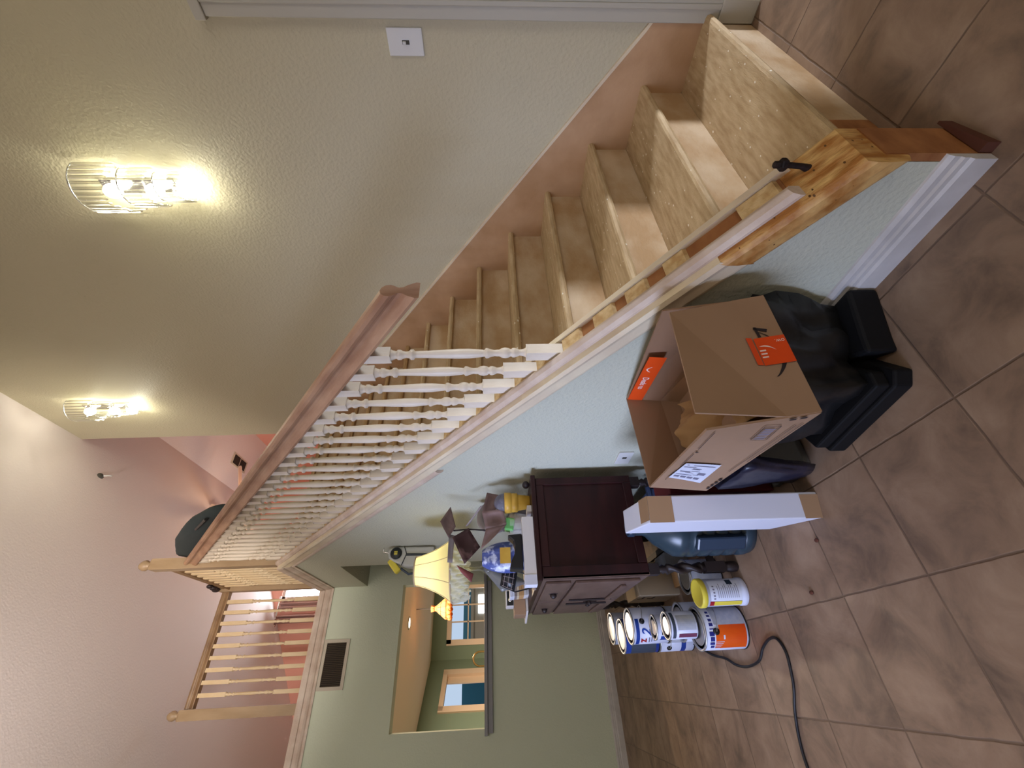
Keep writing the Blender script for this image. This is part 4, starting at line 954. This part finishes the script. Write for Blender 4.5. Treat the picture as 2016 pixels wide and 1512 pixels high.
# water jug
t = thing('water_jug', 'blue plastic water cooler jug standing upright beside the cabinet leg', 'bottle', (-.335, 1.315, 0))
jc = (-.345, 1.325, 0); jr = .122
prof = [(.09, 0), (.115, .006), (jr, .03), (jr, .055), (jr-.012, .062)]
for k in range(4):
    z = .075+.052*k; prof += [(jr-.012, z-.006), (jr, z+.006), (jr, z+.032), (jr-.010, z+.044)]
prof += [(jr, .285), (jr-.004, .32), (jr-.03, .36), (.07, .395), (.038, .425), (.032, .44), (.032, .475), (.028, .485)]
MB().lathe(prof, jc, 36).build('body', 'jug', t)
b = MB(); a = view_angle(jc[0], jc[1])-.55; hx, hy = jc[0]+(jr-.004)*math.cos(a), jc[1]+(jr-.004)*math.sin(a)
b.box(hx-.02, hx+.02, hy-.03, hy+.03, .06, .26, R=Matrix.Rotation(a, 3, 'Z'), c=(hx, hy, 0)); b.build('handle_recess', 'jugdark', t, bevel=.008)
MB().lathe([(.034, .472), (.036, .475), (.036, .498), (.03, .502), (.001, .502)], jc, 20).build('cap', 'jugdark', t)
# tall white box
t = thing('tall_white_box', 'tall narrow white box with brown tape standing by the water jug', 'box', (-.40, 1.0, 0))
e_, g_ = Vector((-.389, .839, 0)), Vector((-.468, .863, 0)); bk = Vector((.048, .285, 0)); hh = Vector((0.004, -.002, .565))
b = MB(); b.hexa([g_, e_, e_+bk, g_+bk], [g_+hh, e_+hh, e_+bk+hh, g_+bk+hh]); b.build('body', 'whitebox', t, bevel=.004)
n1_ = (g_-e_).cross(Vector((0, 0, 1))).normalized()
if n1_.dot(CAM-e_) < 0: n1_ = -n1_
b = MB(); o1 = n1_*.0012
b.add([e_+hh*.86+o1+(g_-e_)*.02, g_+hh*.86+o1, g_+hh*1.0+o1, e_+hh*1.0+o1+(g_-e_)*.02], [(0, 1, 2, 3)])
tp = Vector((0, 0, .0012)); b.add([e_+hh+tp+o1, g_+hh+tp+o1+(e_-g_)*.1, g_+hh+tp+bk*.3+(e_-g_)*.1, e_+hh+tp+bk*.3], [(0, 1, 2, 3)])
b.build('top_tape', 'tapebrown', t, solid=.001)
b = MB(); b.add([e_+o1+(g_-e_)*.1, g_+o1, g_+hh*.10+o1, e_+hh*.11+o1+(g_-e_)*.1], [(0, 1, 2, 3)]); b.build('bottom_tape', 'tapebrown', t, solid=.001)
# red carton behind it and crate
tag(MB().box(-.30, -.05, 1.02, 1.18, 0, .40, R=Matrix.Rotation(-.12, 3, 'Z'), c=(-.2, 1.1, 0)).build('red_carton', 'red', bevel=.004), 'dark red carton standing behind the tall white box', 'box')
t = thing('blue_crate', 'blue grey plastic crate under the cabinet', 'crate', (-.2, 1.9, 0))
b = MB(); cx0, cx1, cy0, cy1 = -.20, -.08, 1.56, 1.98
b.box(cx0, cx1, cy0, cy1, 0, .012); b.box(cx0, cx0+.01, cy0, cy1, 0, .27); b.box(cx1-.01, cx1, cy0, cy1, 0, .27); b.box(cx0, cx1, cy0, cy0+.01, 0, .27); b.box(cx0, cx1, cy1-.01, cy1, 0, .27); b.build('body', 'bluecrate', t, bevel=.003)
b = MB(); b.box(cx0-.015, cx1+.01, cy0-.012, cy0+.012, .27, .29); b.box(cx0-.015, cx0+.01, cy0, cy1, .27, .29); b.build('rim', 'bluecrate', t, bevel=.003)
t = thing('beige_carton', 'beige carton with black marks on the floor under the cabinet', 'box', (-.33, 2.33, 0))
MB().box(-.485, -.305, 2.18, 2.46, 0, .24).build('body', 'beige', t, bevel=.003)
b = MB()
for zz_ in (.19, .13): b.box(-.486, -.4845, 2.24, 2.30, zz_, zz_+.01); b.box(-.486, -.4845, 2.29, 2.30, zz_, zz_+.035)
b.build('marks', 'ink', t)
tag(MB().box(-.47, -.38, 1.98, 2.07, 0, .07).build('wood_block', 'wood', bevel=.003), 'light wood block on the floor under the cabinet', 'block')
tag(MB().box(-.375, -.305, 1.95, 2.12, 0, .13).build('grey_carton', 'shellwood', bevel=.003), 'dusty grey carton under the cabinet next to the wood block', 'box')
tag(MB().box(-.31, -.12, .80, 1.0, 0, .022).build('grey_board', 'shellwood', bevel=.003), 'flat grey board on the floor beside the black bags', 'board')

# ------------------------------------------------------------------ black wrapped pile carrying the cardboard box
def rot(x, y, a, cx, cy): c, s_ = math.cos(a), math.sin(a); return (cx+(x-cx)*c-(y-cy)*s_, cy+(x-cx)*s_+(y-cy)*c)
def lump(name, label, cat, poly_b, poly_t, z0, z1, m_, amp=.012, seedv=1, sub=3, tuck=.0):
    """soft body between a bottom and a top outline of equal length"""
    n = len(poly_b); rnd = random.Random(seedv); b = MB(); rings = 7; seg = n*5
    def outl(poly, u):
        k = u*n; i = int(k) % n; f = k-int(k); a = Vector(poly[i]); c = Vector(poly[(i+1) % n]); return a.lerp(c, f)
    cen_b = sum((Vector(p) for p in poly_b), Vector((0, 0)))/n; cen_t = sum((Vector(p) for p in poly_t), Vector((0, 0)))/n
    ph = [rnd.random()*6 for _ in range(8)]
    vs = []
    for j in range(rings+1):
        v = j/rings
        for i in range(seg):
            u = i/seg; p = outl(poly_b, u).lerp(outl(poly_t, u), v)
            c = cen_b.lerp(cen_t, v); d = (p-c).normalized()
            w_ = amp*(math.sin(u*2*PI*5+ph[0]+v*3)+.7*math.sin(u*2*PI*9+ph[1]-v*5)+.5*math.sin(v*9+ph[2]+u*20))*math.sin(PI*min(1, max(0, .15+.8*v)))
            p = p+d*min(w_, amp*.8)
            vs.append((p.x, p.y, z0+(z1-z0)*v+(0 if j in (0, rings) else amp*.4*math.sin(u*30+ph[3]))))
    fs = [(j*seg+i, j*seg+(i+1) % seg, (j+1)*seg+(i+1) % seg, (j+1)*seg+i) for j in range(rings) for i in range(seg)]
    b.add(vs, fs, 0, True); b.f.append(tuple(range(seg-1, -1, -1))); b.mi.append(0); b.sm.append(False)
    # ridged top
    for rr in (.82, .6, .35, .12):
        o = len(b.v)
        for i in range(seg):
            p = outl(poly_t, i/seg); p = cen_t+(p-cen_t)*rr
            b.v.append((p.x, p.y, z1+amp*.6*math.sin(i*.9+rr*20+ph[4])*.6-.0))
        st_ = o-seg if rr != .82 else o-seg
        for i in range(seg): b.f.append((st_+i, st_+(i+1) % seg, o+(i+1) % seg, o+i)); b.mi.append(0); b.sm.append(True)
    b.f.append(tuple(len(b.v)-seg+i for i in range(seg))); b.mi.append(0); b.sm.append(True)
    return tag(b.build(name, m_), label, cat)
# lower tray with two feet toward the camera
t = thing('black_tray', 'black plastic tray lowest under the cardboard box', 'tray', (-.17, .5, 0))
b = MB(); b.prism([(-.297, .370), (-.262, .345), (-.03, .52), (-.03, .80), (-.335, .655)], 'z', 0, .05); b.build('base', 'blackcase', t, bevel=.006)
b = MB(); b.prism([(-.205, .345), (-.165, .335), (-.026, .29), (-.026, .62), (-.1, .6)], 'z', 0, .085); b.build('foot', 'blackcase', t, bevel=.010)
b = MB(); b.prism([(-.29, .375), (-.25, .37), (-.05, .56), (-.05, .78), (-.325, .65)], 'z', .05, .09); b.build('rim', 'blackcase', t, bevel=.006)
lump('black_bag', 'black plastic wrapped bundle between the tray and the cardboard box', 'bag',
     [(-.265, .40), (-.17, .385), (-.035, .34), (-.035, .76), (-.25, .72), (-.295, .60)],
     [(-.325, .37), (-.20, .325), (-.035, .295), (-.035, .78), (-.26, .78), (-.325, .60)], .0905, .350, 'blackpl', .022, 3)
lump('navy_bag', 'navy plastic bag sagging at the left of the black bundle', 'bag',
     [(-.345, .775), (-.325, .76), (-.30, .80), (-.30, .90), (-.335, .90)],
     [(-.395, .62), (-.36, .60), (-.345, .68), (-.34, .84), (-.385, .80)], .024, .345, 'navypl', .008, 5)
# cardboard box: body with four raised flaps
t = thing('cardboard_box', 'open brown cardboard box with orange tape resting on black bags', 'box', (-.23, .55, .36))
zb = .372
Q1, Q2, Q4 = Vector((-.426, .266, zb)), Vector((-.096, .248, zb)), Vector((-.378, .822, zb)); Q3 = Q2+(Q4-Q1)
Q3.x = min(Q3.x, -.03)
P1, P2, P4 = Vector((-.434, .271, .626)), Vector((-.122, .277, .607)), Vector((-.362, .815, .555)); P3 = Vector((-.012, .83, .556))
hz_ = .5
P1b_ = P1+Vector((-.012, .02, -.015)); E1, E2, E3, E4 = (Q1.lerp(P1b_, .30), Q2.lerp(P2, .34), Q3.lerp(P3, .36), Q4.lerp(P4, .30))
b = MB(); b.add([Q1, Q2, Q3, Q4, E1, E2, E3, E4], [(3, 2, 1, 0), (0, 1, 5, 4), (1, 2, 6, 5), (2, 3, 7, 6), ]); b.grid(10, 3, lambda u, v: (Q4.lerp(Q1, u)).lerp(P4.lerp(P1b_, u), .3*v), 0, False); b.build('body', 'card', t, solid=.005)
def flap(a, c, d, e, nm='flap', m_='card'):
    b = MB(); b.add([a, c, d, e], [(0, 1, 2, 3)]); return b.build(nm, m_, t, solid=.005)
P1a = P1+Vector((.012, -.006, .012)); P1b = P1+Vector((-.012, .02, -.015))
flap(E1, E2, P2, P1a)
b = MB(); b.grid(10, 6, lambda u, v: (Q4.lerp(Q1, u)).lerp(P4.lerp(P1b, u), .3+.7*v), 0, False); b.build('flap', 'card', t, solid=.005)
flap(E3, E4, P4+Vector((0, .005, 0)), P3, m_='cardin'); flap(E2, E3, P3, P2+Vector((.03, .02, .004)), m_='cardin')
# packing paper inside
b = MB()
def pp(u, v): return (Q1.lerp(Q2, .12+.76*u)).lerp(Q4.lerp(Q3, .12+.76*u), .1+.8*v)+Vector((0, 0, .03+.03*math.sin(u*7+v*5)+.03*math.sin(v*11-u*4)+.012*math.sin(u*29)*math.sin(v*23)))
b.grid(24, 24, pp); b.build('packing_paper', 'kraft', t)
# prints: on the right face (fn1) and left face (fn2), coordinates run along the face and up
def face_fn(a, c, upv, off):
    ex = (c-a).normalized(); ey = upv.normalized(); nn_ = ex.cross(ey).normalized()
    if nn_.dot(CAM-a) < 0: nn_ = -nn_
    return lambda x, y: tuple(a+ex*x+ey*y+nn_*off)
fF = face_fn(Q1, Q2, E1-Q1, .0034); fF2 = face_fn(E1, E2, P1a-E1, .0048); fFtape = face_fn(Q1, Q2, E1-Q1, .0048)
fL = face_fn(Q4, Q1, P1b-Q1, .0042)
L1_ = (Q2-Q1).length
b = MB(); quadpatch(b, fFtape, .127, .203, .0, .072, 0, 2); b.build('orange_tape', 'tape', t, recalc=False)
b = MB(); quadpatch(b, fF2, .129, .206, -.002, .012, 0, 2); b.build('orange_tape', 'tape', t, recalc=False)
fFt = face_fn(Q1, Q2, E1-Q1, .0062); b = MB()
b.grid(10, 1, lambda u, v: fFt(.178-.018*u+.006*math.sin(u*PI*.8)+.004*v*math.sin(u*PI), .068-.036*u), 0)
text_faces(b, 'ow.', .016, lambda x, y: fFt(.192-y, .004+x))
for i in range(3): quadpatch(b, fFt, .146+.009*i, .150+.009*i, .056, .07, 0, 1)
b.build('tape_print', 'tapewhite', t, recalc=False)
# the printed arrow smile partly covered by the tape
b = MB()
def arc(u, v): x = .096+.125*u; return fF(x, .052-.040*math.sin(PI*u)**.8+v*(.003+.009*math.sin(PI*min(1, u*1.1+.05))))
b.grid(24, 1, arc, 0)
b.add([fF(.206, .058), fF(.236, .060), fF(.236, .054), fF(.206, .051)], [(0, 1, 2, 3)]); b.add([fF(.230, .062), fF(.237, .060), fF(.226, .030), fF(.218, .034)], [(0, 1, 2, 3)])
b.build('printed_arrow', 'ink', t, recalc=False)
nL = (Q1-Q4).cross(P4-Q4).normalized()
if nL.dot(CAM-Q4) < 0: nL = -nL
def fB(x, y, off=.0062):
    u = x/(Q1-Q4).length; hgt = .19+.055*u
    v = y/hgt
    return tuple((Q4.lerp(Q1, u)).lerp(P4.lerp(P1b, u), v)+nL*off)
fL = lambda x, y: fB(x, y)
b = MB()
def bar(mb, p, q, wd=.002, fn=None):
    fn = fn or fB; dx, dy = q[0]-p[0], q[1]-p[1]; l = math.hypot(dx, dy); nx, ny = -dy/l*wd/2, dx/l*wd/2
    mb.grid(5, 1, lambda a, c: fn(p[0]+dx*a+nx*(2*c-1), p[1]+dy*a+ny*(2*c-1)), 0, False)
bar(b, (.28, .014), (.52, .014)); bar(b, (.20, .024), (.515, .028)); bar(b, (.422, .207), (.545, .222)); bar(b, (.267, .192), (.387, .203)); bar(b, (.12, .182), (.235, .190), .0016)
bar(b, (.549, .035), (.557, .035), .016); bar(b, (.549, .058), (.557, .058), .016)
for p, q in (((.534, .107), (.523, .065)), ((.523, .065), (.439, .052)), ((.439, .052), (.453, .097)), ((.453, .097), (.534, .107))): bar(b, p, q)
for i in range(4): bar(b, (.03+.028*i, .012), (.05+.028*i, .013), .009)
bar(b, (.395, .196), (.402, .205), .006)
b.build('printed_lines', 'ink', t, recalc=False)
b = MB()
for i in range(7): bar(b, (.458+.0095*i, .092+.001*i), (.448+.0095*i, .062+.001*i), .004+.001*(i % 2))
b.build('printed_bars', 'greyink', t, recalc=False)
LQ = [(.094, .063), (.265, .076), (.305, .190), (.155, .184)]
def fLab(a, c, off):
    x = (LQ[0][0]*(1-a)+LQ[1][0]*a)*(1-c)+(LQ[3][0]*(1-a)+LQ[2][0]*a)*c; y = (LQ[0][1]*(1-a)+LQ[1][1]*a)*(1-c)+(LQ[3][1]*(1-a)+LQ[2][1]*a)*c
    return fB(x, y, off)
b = MB(); b.grid(4, 4, lambda a, c: fLab(a, c, .007), 0, False); b.build('shipping_label', 'labelpaper', t, recalc=False)
# the label is read with its lines running up the flap
b = MB()
for (u0, u1, v0, v1) in [(.90, .93, .86, .92), (.87, .90, .1, .72), (.78, .81, .60, .95), (.70, .73, .40, .65), (.66, .68, .42, .66), (.56, .58, .36, .62), (.50, .545, .62, .92), (.46, .475, .50, .75), (.40, .52, .14, .36), (.32, .35, .48, .95), (.36, .38, .30, .46),
                         (.14, .24, .78, .94), (.14, .24, .58, .74), (.14, .24, .38, .54), (.14, .24, .18, .34)]:
    b.grid(1, 1, lambda a, c: fLab(u0+(u1-u0)*a, v0+(v1-v0)*c, .0078), 0, False)
b.build('label_print', 'greyink', t, recalc=False)
# orange tape along the far rim flap (inner face)
fR = face_fn(P3, P2, P3-E3, .004)
ln = (P2-P3).length
b = MB(); quadpatch(b, fR, .0, ln*.60, -.055, -.004, 0, 4); b.build('orange_tape', 'tape', t, recalc=False)
fRt = face_fn(P3, P2, P3-E3, .0048); b = MB()
text_faces(b, 'Deals to', .028, lambda x, y: fRt(.20-x, -.018-y), bold=.0004)
b.grid(8, 1, lambda u, v: fRt(.24+.035*u, -.03+.012*math.sin(PI*u)+.004*v), 0); b.build('tape_print', 'tapewhite', t, recalc=False)

# ------------------------------------------------------------------ floor details
cp = [(-.72, 2.20), (-.749, 2.1), (-.79, 1.96), (-.81, 1.83), (-.838, 1.74), (-.845, 1.64), (-.827, 1.536), (-.787, 1.477), (-.762, 1.408), (-.766, 1.356), (-.811, 1.329), (-.879, 1.345), (-.924, 1.366), (-.982, 1.405), (-1.068, 1.44), (-1.16, 1.447), (-1.4, 1.42), (-2.0, 1.3)]
def cr(P, n=6):
    out = []
    for i in range(len(P)-1):
        p_ = [Vector(P[max(0, min(len(P)-1, k))]+(.0055,)) for k in (i-1, i, i+1, i+2)]
        for j in range(n):
            t_ = j/n; out.append(.5*((2*p_[1])+(p_[2]-p_[0])*t_+(2*p_[0]-5*p_[1]+4*p_[2]-p_[3])*t_**2+(3*p_[1]-p_[0]-3*p_[2]+p_[3])*t_**3))
    return out
tag(MB().tube(cr(cp), .005, 8).build('power_cable', 'blackrub'), 'black cable curving across the tiles from the paint cans', 'cable')
for k, (x, y, lab) in enumerate([(-.655, 1.06, 'dark crumb on the tiles to the right of the cable'), (-.52, .93, 'dark crumb on the tiles nearer the white box')]):
    tag(MB().sphere((x, y, .004), .007, 8, 6, sc=(1, 1.4, .6)).build('crumb', 'darkhole'), lab, 'crumb')
# broken strip at the foot of the stair wall
tag(MB().prism([(-.0, -.053), (KW, -.0525), (KW, -.036), (0, -.036)], 'z', .0, .228).build('end_board', 'orangewood'), 'orange stained board closing the foot of the stair wall', 'board')
tag(MB().prism([(-.0, -.075), (KW+.02, -.06), (KW+.02, -.054), (0, -.054)], 'z', 0, .03).build('cavity_strip', 'darkhole'), 'dark strip for the open cavity at the foot of the stair wall', 'board')  # the cavity's darkness is put into this strip's colour
